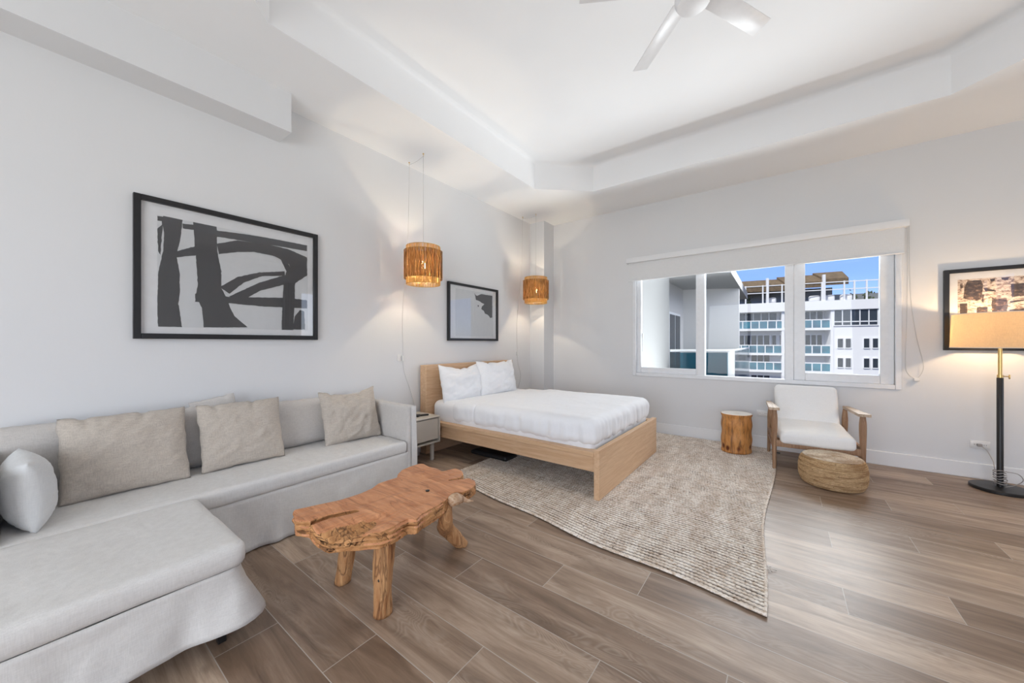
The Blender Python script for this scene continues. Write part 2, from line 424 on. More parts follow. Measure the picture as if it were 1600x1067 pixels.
# ceiling: lower ring with an octagonal tray
tx0, tx1, ty0, ty1, ch = -2.466, 1.602, .30, 4.264, .556
octo = [(tx0+ch,ty0),(tx1-ch,ty0),(tx1,ty0+ch),(tx1,ty1-ch+.04),(tx1-ch,ty1),(tx0+ch,ty1),(tx0,ty1-.511),(tx0,ty0+ch)]
b = B()
outer = [(XL-T,YN-T),(XR+T,YN-T),(XR+T,YB+T),(XL-T,YB+T)]
ov = [b.verts.new((x,y,ZR)) for x,y in outer]; iv = [b.verts.new((x,y,ZR)) for x,y in octo]
link = {0:(0,7), 1:(1,2), 2:(3,4), 3:(5,6)}
b.faces.new((ov[0], ov[1], iv[1], iv[0])); b.faces.new((ov[1], iv[2], iv[1]))
b.faces.new((ov[1], ov[2], iv[3], iv[2])); b.faces.new((ov[2], iv[4], iv[3]))
b.faces.new((ov[2], ov[3], iv[5], iv[4])); b.faces.new((ov[3], iv[6], iv[5]))
b.faces.new((ov[3], ov[0], iv[7], iv[6])); b.faces.new((ov[0], iv[0], iv[7]))
prev = iv
cx0, cy0 = (tx0+tx1)/2, (ty0+ty1)/2
cove = .05
for s in range(5):                          # small plaster cove where tray side meets tray ceiling
    a = s/4*pi/2; dz = ZT-cove+cove*sin(a); ins = cove*(1-cos(a))
    ring = [b.verts.new((x+(cx0-x)/abs(cx0-x)*ins, y+(cy0-y)/abs(cy0-y)*ins, dz)) for x,y in octo]
    for k in range(8): b.faces.new((prev[k], prev[(k+1)%8], ring[(k+1)%8], ring[k]))
    prev = ring
b.faces.new(prev)
ot = [b.verts.new((x,y,TOP)) for x,y in outer]
for k in range(4): b.faces.new((ov[k], ov[(k+1)%4], ot[(k+1)%4], ot[k]))
b.faces.new(ot)
struct('ceiling', b, M_ceil, smooth=True, angle=30)
b = B(); box(b, XL, -3.025, YN, 1.2, 2.842, ZR); struct('trim_1', b, M_wall, smooth=False)       # boxed beam along the left wall
def skirting(name, x0, x1, y0, y1):
    b = B(); box(b, x0, x1, y0, y1, 0, .138, .004, 1); struct(name, b, M_trim)
skirting('baseboard_back', -2.987, XR, YB-.016, YB)
skirting('baseboard_left', XL, XL+.016, YN, 4.819)
skirting('baseboard_right', XR-.016, XR, DY1+.05, YB-.016)
skirting('baseboard_front', RX1+.05, XR, YN, YN+.016)

# ------------------------------------------------------------------ window in the back wall
def frame_rect(bm, x0, x1, z0, z1, w, y0, y1, wb=None, wt=None, bev=.004):
    wb = wb or w; wt = wt or w
    box(bm, x0, x0+w, y0, y1, z0, z1, bev, 1); box(bm, x1-w, x1, y0, y1, z0, z1, bev, 1)
    box(bm, x0+w, x1-w, y0, y1, z0, z0+wb, bev, 1); box(bm, x0+w, x1-w, y0, y1, z1-wt, z1, bev, 1)
wx = lambda px, P=5.17: on_y(px, 560, P)[0]
b = B()
frame_rect(b, WX0, WX1, WZ0, WZ1, .045, YB-.012, YB+.13)
for a, c in ((1091, 1102), (1227, 1240)): box(b, wx(a)-.005, wx(c), YB+.01, YB+.12, WZ0+.04, WZ1-.04, .004, 1)
w1 = struct('window_1', b, M_vinyl)
def wpart(name, bm, m, label=None, parent=w1):
    o = obj(name, bm, m, parent)
    if label: o['label'] = label
    return o
def sash(x0, x1, z0, z1, w, wb, y0, y1):
    b = B(); frame_rect(b, x0, x1, z0, z1, w, y0, y1, wb); s = wpart('sash', b, M_vinyl)
    b = B(); box(b, x0+w-.004, x1-w+.004, (y0+y1)/2-.003, (y0+y1)/2+.003, z0+wb-.004, z1-w+.004); obj('pane', b, M_pane, s, smooth=False)
    return s
s1 = sash(WX0+.045, wx(1096), WZ0+.045, WZ1-.045, .06, .075, YB+.03, YB+.085)
b = B(); box(b, wx(1102)-.002, wx(1227)+.002, YB+.06, YB+.066, WZ0+.042, WZ1-.042); wpart('pane', b, M_pane)
s2 = sash(wx(1240), WX1-.047, WZ0+.045, WZ1-.045, .10, .085, YB+.02, YB+.085)
b = B(); box(b, WX0+.115, WX0+.135, YB+.01, YB+.03, 1.28, 1.36, .004, 1); box(b, WX0+.12, WX0+.13, YB+.005, YB+.015, 1.10, 1.30, .003, 1); obj('handle', b, M_vinyl, s1)
# roller shade
sh = thing('roller_shade', 'white roller shade with cassette box mounted above the wide window', 'window shade', (-.4, YB, 2.39))
VY = YB-.085
x0, x1 = on_y(978, 405, VY)[0], on_y(1422, 345, VY)[0]
z1 = (on_y(978, 405, VY)[1]+on_y(1422, 339, VY)[1])/2; z0 = (on_y(978, 412, VY)[1]+on_y(1421, 352, VY)[1])/2
b = B(); box(b, x0, x1, VY, YB-.001, z0, z1, .005, 2); obj('cassette', b, M_trim, sh)
cz0 = (on_y(985, 440, YB-.05)[1]+on_y(1416, 393, YB-.05)[1])/2
b = B(); box(b, x0+.03, x1-.03, YB-.052, YB-.050, cz0, z0+.03); obj('shade_cloth', b, M_shade_cloth, sh)
b = B(); tube(b, [(x0+.03, YB-.051, cz0), (x1-.03, YB-.051, cz0)], .009, 10); obj('bottom_bar', b, M_trim, sh)
b = B()
tube(b, smooth_path([(x1-.01, YB-.05, z0), (x1-.012, YB-.045, 1.6), (x1-.02, YB-.03, 1.05), (x1+.0, YB-.02, .92), (x1+.055, YB-.02, .875)], 8), .0025, 6)
tube(b, smooth_path([(x1-.0, YB-.05, z0), (x1+.01, YB-.045, 1.7), (x1+.05, YB-.03, 1.3), (x1+.10, YB-.02, 1.0), (x1+.06, YB-.02, .875)], 8), .0025, 6)
obj('bead_chain', b, M_wcord, sh)
b = B(); box(b, x1+.035, x1+.075, YB-.03, YB-.001, .855, .885, .004, 1); obj('chain_clip', b, M_plate, sh)

# ------------------------------------------------------------------ glazing out of the frame (right wall, and behind the camera)
def glazed(name, along, c, a0, a1, z0, z1, n):
    b = B(); w = .06
    def bb(a, e, zz0, zz1, d0=-.04, d1=.04):
        if along == 'y': box(b, c+d0, c+d1, a, e, zz0, zz1)
        else: box(b, a, e, c+d0, c+d1, zz0, zz1)
    bb(a0, a0+w, z0, z1); bb(a1-w, a1, z0, z1); bb(a0, a1, z0, z0+w); bb(a0, a1, z1-w, z1)
    for k in range(1, n): m = a0+(a1-a0)*k/n; bb(m-.04, m+.04, z0, z1)
    o = struct(name, b, M_vinyl, smooth=False); b = B()
    for k in range(n):
        p, q = a0+(a1-a0)*k/n+.04, a0+(a1-a0)*(k+1)/n-.04
        if along == 'y': box(b, c-.003, c+.003, p, q, z0+w, z1-w)
        else: box(b, p, q, c-.003, c+.003, z0+w, z1-w)
    obj('pane', b, M_pane, o, smooth=False)
glazed('added_window_2', 'y', XR+.05, DY0, DY1, 0, DZ1, 3)  # unseen side opening, added to let fill light in
glazed('window_4', 'y', XR+.05, EY0, EY1, .35, DZ1, 1)
glazed('added_window_3', 'x', YN-.05, RX0, RX1, .12, DZ1, 3)  # opening behind the camera, added for the rear fill
b = B(); n = 60
for i in range(n): 
    y = 3.62+.42*i/(n-1); x = XR-.10+.03*sin(i*.75)
    for z in (.02, 2.7): b.verts.new((x, y, z))
b.verts.ensure_lookup_table()
for i in range(n-1): b.faces.new([b.verts[2*i], b.verts[2*i+2], b.verts[2*i+3], b.verts[2*i+1]])
cu = obj('curtain', b, M_shade_cloth); tag(cu, 'white floor length curtain gathered beside the glazed opening of the side wall', 'curtain')
cu.modifiers.new('thick', 'SOLIDIFY').thickness = .003

# ------------------------------------------------------------------ pictures
def picture(name, label, plane, P, a0, a1, z0, z1, fw, mat_edges, shapes, inkm, depth=.035, extra=()):
    """plane 'x': hangs on the left wall (a is y); plane 'y': hangs on the back wall (a is x)"""
    sgn = 1 if plane == 'x' else -1
    def bb(bm, p, q, r, s, d0, d1, bev=0):
        lo, hi = sorted((P+sgn*d0, P+sgn*d1))
        if plane == 'x': box(bm, lo, hi, p, q, r, s, bev, 1)
        else: box(bm, p, q, lo, hi, r, s, bev, 1)
    base = (P, (a0+a1)/2, z0) if plane == 'x' else ((a0+a1)/2, P, z0)
    t = thing(name, label, 'picture', base, 0)
    b = B()
    bb(b, a0, a0+fw, z0, z1, .001, depth, .002); bb(b, a1-fw, a1, z0, z1, .001, depth, .002)
    bb(b, a0+fw, a1-fw, z0, z0+fw, .001, depth, .002); bb(b, a0+fw, a1-fw, z1-fw, z1, .001, depth, .002)
    obj('frame', b, M_blackframe, t)
    b = B(); bb(b, a0+fw, a1-fw, z0+fw, z1-fw, .004, .012); obj('mat_board', b, M_paper, t, smooth=False)
    m0, m1, n0, n1 = mat_edges
    b = B(); bb(b, m0, m1, n0, n1, .0122, .0130)
    layer = .0132
    for sh_ in shapes:
        pts = [(min(max(p,m0),m1), min(max(q,n0),n1)) for p, q in sh_]
        lo, hi = sorted((P+sgn*layer, P+sgn*(layer+.0002)))
        # roughen the outline like a dry brush
        out = []
        for i in range(len(pts)):
            p, q = Vector(pts[i]), Vector(pts[(i+1)%len(pts)]); nn = max(1, int((q-p).length/.012))
            for k in range(nn):
                w = p.lerp(q, k/nn); f = .0035
                w = w+Vector((noise.noise((w.x*60, w.y*60, 1)), noise.noise((w.x*60, w.y*60, 7))))*f
                out.append((min(max(w.x,m0),m1), min(max(w.y,n0),n1)))
        prism(b, out, lo, hi, plane, mi=1); layer += .00022
    obj('print', b, [M_print2 if inkm is M_ink2 else M_print, inkm], t, smooth=False)
    b = B(); bb(b, a0+fw-.002, a1-fw+.002, z0+fw-.002, z1-fw+.002, .022, .0235); obj('glass', b, M_picglass, t, smooth=False)
    return t
def cropmap(ox, oy, s, plane, P):
    f = on_x if plane == 'x' else on_y
    return lambda pts: [f(ox+a/s, oy+c/s, P) for a, c in pts]
q1 = cropmap(180, 220, 3.138, 'x', XL+.013)
strokes = [q1(p) for p in (
 [(235,355),(330,378),(322,470),(300,560),(315,640),(318,740),(310,800),(328,915),(212,915),(200,850),(200,760),(212,640),(235,540),(240,450),(228,400)],
 [(175,362),(240,374),(240,397),(175,385)], [(205,430),(232,410),(222,560),(210,540)],
 [(382,388),(498,412),(500,540),(520,640),(520,720),(545,770),(560,810),(585,860),(650,915),(435,915),(425,820),(395,760),(405,700),(395,560),(388,480)],
 [(330,405),(385,412),(385,437),(330,430)], [(296,543),(402,515),(402,560),(296,573)],
 [(498,440),(640,458),(780,482),(940,513),(940,541),(800,517),(650,494),(498,470)],
 [(498,505),(600,488),(750,508),(850,532),(940,572),(940,662),(884,694),(866,640),(850,604),(780,565),(680,545),(600,545),(508,555)],
 [(806,570),(846,600),(868,640),(940,610),(940,660),(880,700),(880,770),(872,930),(815,930),(820,800),(825,700),(838,640)],
 [(512,716),(600,668),(700,646),(830,640),(832,662),(720,663),(630,695),(560,750)],
 [(556,764),(700,698),(842,655),(842,702),(710,735),(650,768),(600,775)],
 [(392,748),(560,766),(720,768),(850,770),(940,782),(940,822),(720,812),(560,797),(392,790)],
 [(872,905),(880,860),(905,830),(925,835),(930,925),(872,925)])]
e0 = q1([(180,347),(930,903)])
picture('framed_abstract_print', 'large black framed brush stroke print on the wall above the sofa', 'x', XL, .377, 1.487, 1.248, 2.158, .034,
        (.487, 1.412, 1.327, 2.052), strokes, M_ink)
q2 = cropmap(690, 430, 9.7, 'x', XL+.013)
blot = [q2(p) for p in (
 [(495,265),(515,300),(540,312),(600,285),(690,300),(768,312),(768,640),(740,650),(700,600),(655,580),(640,540),(600,512),(612,470),(650,440),(610,420),(560,385),(520,375),(512,330)],
 [(545,452),(565,455),(560,480),(548,476)])]
picture('framed_ink_print', 'smaller black framed ink blot print on the wall above the bed headboard', 'x', XL, 3.015, 3.966, 1.250, 1.970, .03,
        (3.15, 3.875, 1.31, 1.90), blot, M_ink)
q3 = cropmap(1450, 400, 6.667, 'y', YB-.013)
spots = [q3(p) for p in (
 [(410,258),(550,250),(575,290),(570,340),(555,450),(500,465),(430,460),(365,440),(380,330)],
 [(860,290),(1130,270),(1130,400),(960,415),(875,430)], [(670,438),(820,442),(835,520),(815,590),(670,590),(660,510)],
 [(332,495),(410,492),(410,610),(332,610)], [(510,532),(620,532),(620,610),(505,610)], [(640,240),(700,232),(690,262),(655,268)],
 [(760,225),(840,222),(830,252),(770,245)], [(575,330),(620,335),(705,360),(700,372),(590,362)], [(335,290),(360,285),(365,330),(335,340)],
 [(850,470),(1000,450),(1000,465),(855,490)], [(845,560),(1000,540),(1000,590),(850,585)], [(560,400),(580,400),(575,490),(560,480)])]
picture('framed_block_print', 'black framed brown block print on the wall behind the floor lamp', 'y', YB, 1.203, 2.30, 1.154, 1.895, .034,
        (1.29, 2.21, 1.235, 1.80), spots, M_ink2)

# ------------------------------------------------------------------ jute rug (real rows of yarn)
def rug_mat():
    t = NT('jute_yarn'); g = t.n('NewGeometry'); sep = t.n('SeparateXYZ'); t.l(g.outputs['Position'], sep.inputs[0])
    X, Y, Z = sep.outputs
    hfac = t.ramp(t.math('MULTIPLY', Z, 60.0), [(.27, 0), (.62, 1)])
    v = t.coords()
    tw = t.noise(t.coords(scale=(22, 70, 20)), 2.0, 3, .6)
    big = t.noise(t.coords(scale=(5, .9, 1)), 2.0, 3, .6)
    c = t.mix(t.ramp(tw, [(.32, 0), (.55, 1)]), srgb(196,174,150), srgb(248,240,230))
    c = t.mix(t.math('MULTIPLY', t.ramp(big, [(.42, 1), (.6, 0)]), .25), c, srgb(160,124,88))
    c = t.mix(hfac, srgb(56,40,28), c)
    fl = t.noise(v, 45, 2, .7); c = t.mix(t.ramp(fl, [(.66, 0), (.72, .8)]), c, srgb(66,44,30))
    t.bump(t.noise(t.coords(scale=(120,60,60)), 3, 3), .5, .004)
    return t.set(c, .95, .1)
M_rug = rug_mat()
RX0_, RX1_, RY0_, RY1_ = -2.47, -.065, 2.02, 5.085
def rug_edge(x, y):
    """bend the tidy sheet into the slightly wavy outline of the real rug"""
    u = (x-RX0_)/(RX1_-RX0_); v = (y-RY0_)/(RY1_-RY0_)
    yy = y + (1-v)*(.20*(1-u)**1.5*1.0 - .05*u**6 + .055*sin(u*5.2+.4)*(1-u) + .012*sin(u*17))
    xx = x + (u-.0)*u*(.012*sin(v*9+1) + .05*exp(-((v-.28)/.2)**2)*-.6) + (1-u)*.01*sin(v*11)
    return xx, yy
b = B(); pit = .0285; nr = int((RY1_-RY0_)/pit); sub = 6; nx = 330
rows = nr*sub+1; verts = []
for j in range(rows):
    yy = RY0_+(RY1_-RY0_)*j/(rows-1); ph = (j % sub)/sub; k = j//sub
    prof = sin(pi*ph)**.6 if ph else 0
    r = []
    for i in range(nx+1):
        x = RX0_+(RX1_-RX0_)*i/nx
        lump = .5+.5*sin(x*2*pi/.021*1.0 + k*2.4 + 1.3*sin(x*9+k))
        z = .004 + .0095*prof*(.62+.38*lump) + .0015*noise.noise((x*9, yy*9, 3))
        wob = .004*noise.noise((x*7, k*.7, 5))
        xx, y2 = rug_edge(x, yy+wob)
        if i in (0, nx): xx += .004*noise.noise((k*1.7, i, 2))
        r.append(b.verts.new((xx, y2, max(.002, z))))
    verts.append(r)
for j in range(rows-1):
    for i in range(nx): b.faces.new((verts[j][i], verts[j][i+1], verts[j+1][i+1], verts[j+1][i]))
border = [verts[0][i] for i in range(nx+1)] + [verts[j][nx] for j in range(1, rows)] + [verts[-1][i] for i in range(nx-1, -1, -1)] + [verts[j][0] for j in range(rows-2, 0, -1)]
low = [b.verts.new((v.co.x, v.co.y, .0005)) for v in border]
for k in range(len(border)): b.faces.new((border[k], border[(k+1)%len(border)], low[(k+1)%len(border)], low[k]))
b.faces.new(low[::-1])
rug = thing('jute_rug', 'natural chunky woven jute rug on the floor beneath the bed and tree stump', 'rug', (-1.2,3.5,0))
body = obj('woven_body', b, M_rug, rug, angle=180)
b = B()
def edge_pt(s):
    # thick bound edge along the near and right sides
    if s < 1: return rug_edge(RX0_+(RX1_-RX0_)*s, RY0_)
    return rug_edge(RX1_, RY0_+(RY1_-RY0_)*(s-1))
pts = [(*edge_pt(k/220*2), .0085) for k in range(0, 220)]
rad = [.0075*(1+.18*sin(k*1.9)) for k in range(len(pts))]
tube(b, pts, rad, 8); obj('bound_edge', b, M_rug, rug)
b = B(); ex, ey = rug_edge(RX1_, 2.43)
for a, l in ((.2,.05),(.9,.04),(-.5,.035)): tube(b, [(ex-.005, ey, .008), (ex+l*cos(a)*.6, ey+l*sin(a)*.6, .010), (ex+l*cos(a), ey+l*sin(a), .004)], .0014, 5)
obj('loose_thread', b, M_rug, rug)

# ------------------------------------------------------------------ bed
bed = thing('bed', 'pale oak bed frame with tall footboard panel standing on the jute rug', 'bed', (-2.2, 3.38, 0))
FY0, FY1 = 2.60, 4.165
b = B(); box(b, -1.162, -1.118, FY0, FY1, .012, .392, .002, 1); obj('footboard', b, M_oak_y, bed)
b = B(); box(b, -3.225, -3.125, FY0-.005, FY1+.01, .0, .975, .003, 1); obj('headboard', b, M_oak_y, bed)
for y0, y1, s in ((2.618, 2.640, 1), (FY1-.040, FY1-.018, -1)):
    b = B(); box(b, -3.125, -1.162, y0, y1, .218, .340, .001, 1)
    box(b, -3.125, -1.162, min(y0, y0-.020*s if s>0 else y0-.05), max(y1, y1+.05 if s>0 else y1+.012), .340, .376, .002, 1)
    obj('side_rail', b, M_oak_x, bed)
b = B()
for k in range(14): box(b, -3.0+k*.13, -2.93+k*.13, 2.64, FY1-.04, .30, .315)
obj('slats', b, M_oak_y, bed, smooth=False)
b = B(); box(b, -3.125, -1.162, 3.35, 3.41, .24, .30); box(b, -2.2, -2.15, 3.355, 3.405, .0125, .24); obj('centre_beam', b, M_black, bed, smooth=False)

def wrk(seed, amp, fold=0, fz=3):
    def f(p, n):
        v = fbm((p.x*2.2+seed, p.y*2.2, p.z*2.2))*amp
        if fold:
            side = min(1, abs(n.y)+abs(n.x))*(1-max(0, n.z))
            v += fold*side*noise.noise((p.x*17+seed, p.y*17, p.z*fz))
        v += amp*.5*fbm((p.x*6+p.y*3+seed, p.y*5-p.x*2, 2.2))*max(0, n.z)
        return v
    return f
b = B(); rbox(b, (-3.12, 2.665, .317), (-1.19, FY1-.065, .588), .075, .03, wrk(1, .004, .004))
o = obj('mattress', b, M_bedlinen, angle=180); tag(loc(o, (-2.15,3.38,.317)), 'thick mattress in white fitted sheet lying on the oak bed frame', 'mattress')
dv = thing('duvet', 'white duvet spread smoothly over the mattress with its sheet folded back', 'bedding', (-1.8,3.38,.38))
def duv(p, n):
    v = wrk(5, .007, .026, 2.2)(p, n)
    if p.z > .5: v += .012*max(0, 1-((p.x+1.9)/.7)**2)*max(0, 1-((p.y-3.4)/.75)**2)
    return v
b = B(); rbox(b, (-2.50, 2.640, .380), (-1.170, FY1-.046, .618), .085, .022, duv, open_bottom=True); obj('cover', b, M_bedlinen, dv, angle=180)
b = B(); rbox(b, (-2.80, 2.650, .382), (-2.44, FY1-.056, .600), .072, .02, lambda p, n: wrk(9, .005, .026, 1.5)(p, n)+(.008*exp(-((p.x+2.49)/.02)**2)), open_bottom=True); obj('folded_sheet', b, M_bedlinen, dv, angle=180)
def place_pillow(name, label, cat, mat, c, w, h, t, rx=0, ry=0, rz=0, seed=0, group=None, **kw):
    """local x = width, z = height, y = thickness; rx leans it back"""
    M = Matrix.Rotation(rz, 4, 'Z') @ Matrix.Rotation(ry, 4, 'Y') @ Matrix.Rotation(rx, 4, 'X')
    b = B(); pillow(b, w, h, t, M, seed, **kw); o = obj(name, b, mat, angle=180); o.location = c
    return tag(o, label, cat, group)
# on the left wall side pillows face +x: rz = +90deg, local x -> +y, local y -> -x, so leaning back (top towards the wall) is rx<0 -> use positive tilt below
place_pillow('bed_pillow', 'white bed pillow leaning on the headboard, nearer the sofa', 'pillow', M_bedlinen, (-2.985, 3.02, .765), .68, .44, .17, rx=radians(-12), rz=radians(90), seed=2, group='bed pillows', pinch=.04, wr=.012, sag=.05)
place_pillow('bed_pillow', 'white bed pillow leaning on the headboard, nearer the window, in front of the other', 'pillow', M_bedlinen, (-2.935, 3.60, .785), .70, .44, .17, rx=radians(-12), rz=radians(88), seed=6, group='bed pillows', pinch=.04, wr=.012, sag=.025)
b = B(); rbox(b, (-2.75, 2.90, .001), (-2.25, 3.1, .05), .02, .03);  # dark shape of unknown kind, drawn as a flat black slab
o = obj('flat_item', b, M_blackpl, angle=180); tag(loc(o, (-2.5,3.0,0)), 'flat black item lying on the floor under the bed', 'bag')

# ------------------------------------------------------------------ nightstand and what lies on it
ns = thing('nightstand', 'small beige nightstand with round legs between sofa and bed', 'nightstand', (-3.04, 2.35, 0))
NX0, NX1, NY0, NY1, NZ0, NZ1 = -3.225, -2.872, 2.12, 2.572, .188, .462
b = B(); th = .014
box(b, NX0, NX1, NY0, NY1, NZ1-th, NZ1, .003, 1); box(b, NX0, NX1, NY0, NY1, NZ0, NZ0+th, .002, 1)
box(b, NX0, NX1, NY0, NY0+th, NZ0+th, NZ1-th); box(b, NX0, NX1, NY1-th, NY1, NZ0+th, NZ1-th); box(b, NX0, NX0+th, NY0+th, NY1-th, NZ0+th, NZ1-th)
obj('cabinet', b, M_night, ns)
b = B(); box(b, NX0+.03, NX1-.012, NY0+th+.003, NY1-th-.003, NZ0+th+.022, NZ1-th-.010, .002, 1); obj('drawer', b, M_night, ns)
for x in (NX0+.05, NX1-.065):
    for y in (NY0+.05, NY1-.055):
        b = B(); lathe(b, [(.019,0),(.021,.01),(.021,NZ0)], (x, y), 18); obj('leg', b, M_night, ns)
rm = thing('remote_control', 'larger black remote control with grey buttons lying on the nightstand', 'remote control', (-3.04, 2.32, NZ1))
b = B(); M = Matrix.Translation((-3.045, 2.355, NZ1)) @ Matrix.Rotation(radians(28), 4, 'Z')
box(b, -.075, .075, -.035, .035, .001, .024, .009, 3, M=M); obj('handset', b, M_blackpl, rm)
b = B(); M2 = Matrix.Translation((-2.985, 2.455, NZ1)) @ Matrix.Rotation(radians(70), 4, 'Z')
box(b, -.045, .045, -.016, .016, .001, .018, .006, 2, M=M2); o = obj('remote_control', b, M_blackpl); tag(loc(o, (-2.985, 2.455, NZ1)), 'smaller plain black remote control lying on the nightstand, nearer the bed', 'remote control')
b = B()
for k in range(4):
    b = B(); c0 = M @ Vector((-.03+.018*k, 0, .024)); lathe(b, [(.005, c0.z), (.004, c0.z+.002)], (c0.x, c0.y), 10)
    obj('button', b, M_cord, rm)

# ------------------------------------------------------------------ sectional sofa
sofa = thing('sectional_sofa', 'light grey linen slipcovered sectional sofa with chaise along the left wall', 'sofa', (-2.7, .9, 0))
SX, CX, SY0, SY1, CY1 = -2.49, -1.765, -.17, 1.945, .525
ST = .408; SEAM = .312
def drape(bm, path, zt, zb, flare, amp, seed, nz=12, step=.02, flare_fn=None, zb_fn=None):
    pts = [];
    for a, c in zip(path, path[1:]):
        a = Vector(a); c = Vector(c); n = max(1, int((c-a).length/step))
        for k in range(n): pts.append(a.lerp(c, k/n))
    pts.append(Vector(path[-1])); n = len(pts); cols = []
    for i, p in enumerate(pts):
        t = (pts[min(i+2,n-1)]-pts[max(i-2,0)]).normalized(); nrm = Vector((t.y, -t.x)); s = i/(n-1); col = []
        for k in range(nz+1):
            w = k/nz; zbb = zb if zb_fn is None else zb_fn(s)
            z = zt+(zbb-zt)*w
            d = flare*w**1.5*(flare_fn(s) if flare_fn else 1) + amp*w**1.1*(noise.noise((i*step*5+seed, w*.8, 0))+.6*noise.noise((i*step*13+seed, w*1.5, 4))) + .004*noise.noise((i*step*9, w*6, seed))
            col.append(bm.verts.new((p.x+nrm.x*d, p.y+nrm.y*d, z)))
        cols.append(col)
    for a, c in zip(cols, cols[1:]):
        for k in range(nz): bm.faces.new((a[k], c[k], c[k+1], a[k+1]))
def thick(o, t=.004):
    m = o.modifiers.new('thick', 'SOLIDIFY'); m.thickness = t; m.offset = -1; return o
# inner base so that no light leaks under the seat
b = B(); rbox(b, (-3.20, SY0+.02, .12), (SX-.03, SY1-.02, SEAM-.003), .02, .08); rbox(b, (-2.6, SY0+.02, .12), (CX-.03, CY1-.03, SEAM-.003), .02, .08)
obj('base', b, M_sofa, sofa, angle=180)
b = B(); drape(b, [(SX, CY1-.02), (SX, SY1-.0)], SEAM+.004, .008, .012, .034, 3); thick(obj('skirt', b, M_sofa, sofa, angle=180))
def cf(s): return 1+3.6*exp(-((s-.50)/.09)**2)
def cz(s): return .105 - .012*sin(s*7) + .0*s
cpath = [(CX, SY0), (CX, CY1-.05)] + [(CX-.05*(1-cos(a*pi/12)), CY1-.05+.05*sin(a*pi/12)) for a in range(1,7)] + [(SX, CY1)]
b = B(); drape(b, cpath, SEAM+.004, .10, .018, .024, 11, flare_fn=cf, zb_fn=cz); thick(obj('skirt', b, M_sofa, sofa, angle=180))
def seatw(seed): 
    return lambda p, n: fbm((p.x*3+seed, p.y*3, p.z*3))*.0035 + .009*noise.noise((p.x*6+p.y*8, p.y*24+seed, 1))*max(0, n.z)*max(0, 1-abs((p.x+2.72)/.24)) - .004*exp(-((p.y-1.05)/.012)**2)*max(0, n.x) - .004*exp(-((p.y-1.62)/.010)**2)*max(0, n.x) 
b = B(); rbox(b, (-3.18, -.095, SEAM), (SX+.012, 1.868, ST), .026, .02, seatw(2)); obj('seat_cushion', b, M_sofa, sofa, angle=180)
b = B(); rbox(b, (SX+.014, SY0, SEAM+.001), (CX+.012, CY1+.004, ST+.004), .034, .02, lambda p, n: fbm((p.x*3+7, p.y*3, p.z*3))*.004, crown=.004); obj('chaise_cushion', b, M_sofa, sofa, angle=180)
def armf(p, n): return .003*fbm((p.x*4, p.y*4, p.z*4)) + .006*noise.noise(((p.x-p.z*.9)*9, 0, 3))*abs(n.y)*(1 if n.y < 0 else .5)
def armbend(bm_): pass
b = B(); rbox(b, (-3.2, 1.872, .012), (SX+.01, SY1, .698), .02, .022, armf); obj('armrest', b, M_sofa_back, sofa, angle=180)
b = B(); drape(b, [(SX+.016, SY1-.045), (SX+.016, SY1+.004), (SX-.08, SY1+.006)], .69, .004, .02, .022, 21, nz=26, step=.008); thick(obj('slipcover_edge', b, M_sofa, sofa, angle=180), .003)
b = B(); rbox(b, (-3.2, SY0, .012), (SX+.01, -.098, .70), .02, .03, armf); obj('armrest', b, M_sofa, sofa, angle=180)
def bolster(y0, y1, seed, zt=.735):
    b = B(); M = Matrix.Translation((-3.09, 0, .41)) @ Matrix.Rotation(radians(-9), 4, 'Y') @ Matrix.Translation((3.09, 0, -.41))
    rbox(b, (-3.165, y0, .405), (-3.005, y1, zt+.02), .065, .02, lambda p, n: fbm((p.x*4+seed, p.y*4, p.z*4))*.008 - .012*exp(-(min(abs(p.y-y0), abs(p.y-y1))/.03)**2)*abs(n.x)*.4 + .004*noise.noise((p.z*30, p.y*5, seed)), M=M)
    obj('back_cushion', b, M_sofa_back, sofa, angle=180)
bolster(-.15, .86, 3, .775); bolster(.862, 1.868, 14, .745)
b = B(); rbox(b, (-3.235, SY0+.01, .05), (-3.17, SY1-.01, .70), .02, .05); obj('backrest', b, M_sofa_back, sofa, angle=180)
for x, y in ((-1.835, .525-.06), (-1.835, -.10), (-3.15, 1.90), (-2.56, 1.90)):
    b = B(); box(b, x-.014, x+.014, y-.014, y+.014, 0, .13, .002, 1); obj('leg', b, M_black, sofa)

place_pillow('throw_pillow', 'large oatmeal linen throw pillow, leftmost of the three on the sofa', 'pillow', M_pil, (-2.93, .325, .615), .50, .44, .15, rx=radians(-19), rz=radians(90), ry=0, seed=11, group='oatmeal linen throw pillows', pinch=.03, wr=.009)
place_pillow('throw_pillow', 'oatmeal linen throw pillow in the middle of the sofa', 'pillow', M_pil, (-2.93, .862, .615), .47, .43, .14, rx=radians(-17), rz=radians(90), ry=0, seed=17, group='oatmeal linen throw pillows', pinch=.03, wr=.009)
place_pillow('throw_pillow', 'oatmeal linen throw pillow nearest the sofa arm by the nightstand', 'pillow', M_pil, (-2.91, 1.615, .615), .47, .44, .15, rx=radians(-16), rz=radians(84), ry=radians(-2), seed=23, group='oatmeal linen throw pillows', pinch=.05, wr=.013, sag=.035)
place_pillow('throw_pillow', 'plump white cotton pillow propped on the chaise end of the sofa', 'pillow', M_pilw, (-2.76, -.015, .556), .42, .31, .17, rx=radians(4), rz=radians(4), seed=31, pinch=.02, wr=.004)
place_pillow('throw_pillow', 'grey pillow tucked behind the middle oatmeal pillow, only its corner showing', 'pillow', M_sofa_back, (-3.11, .77, .685), .25, .33, .06, rx=radians(-9), rz=radians(90), ry=radians(-10), seed=37, pinch=.03, wr=.002)

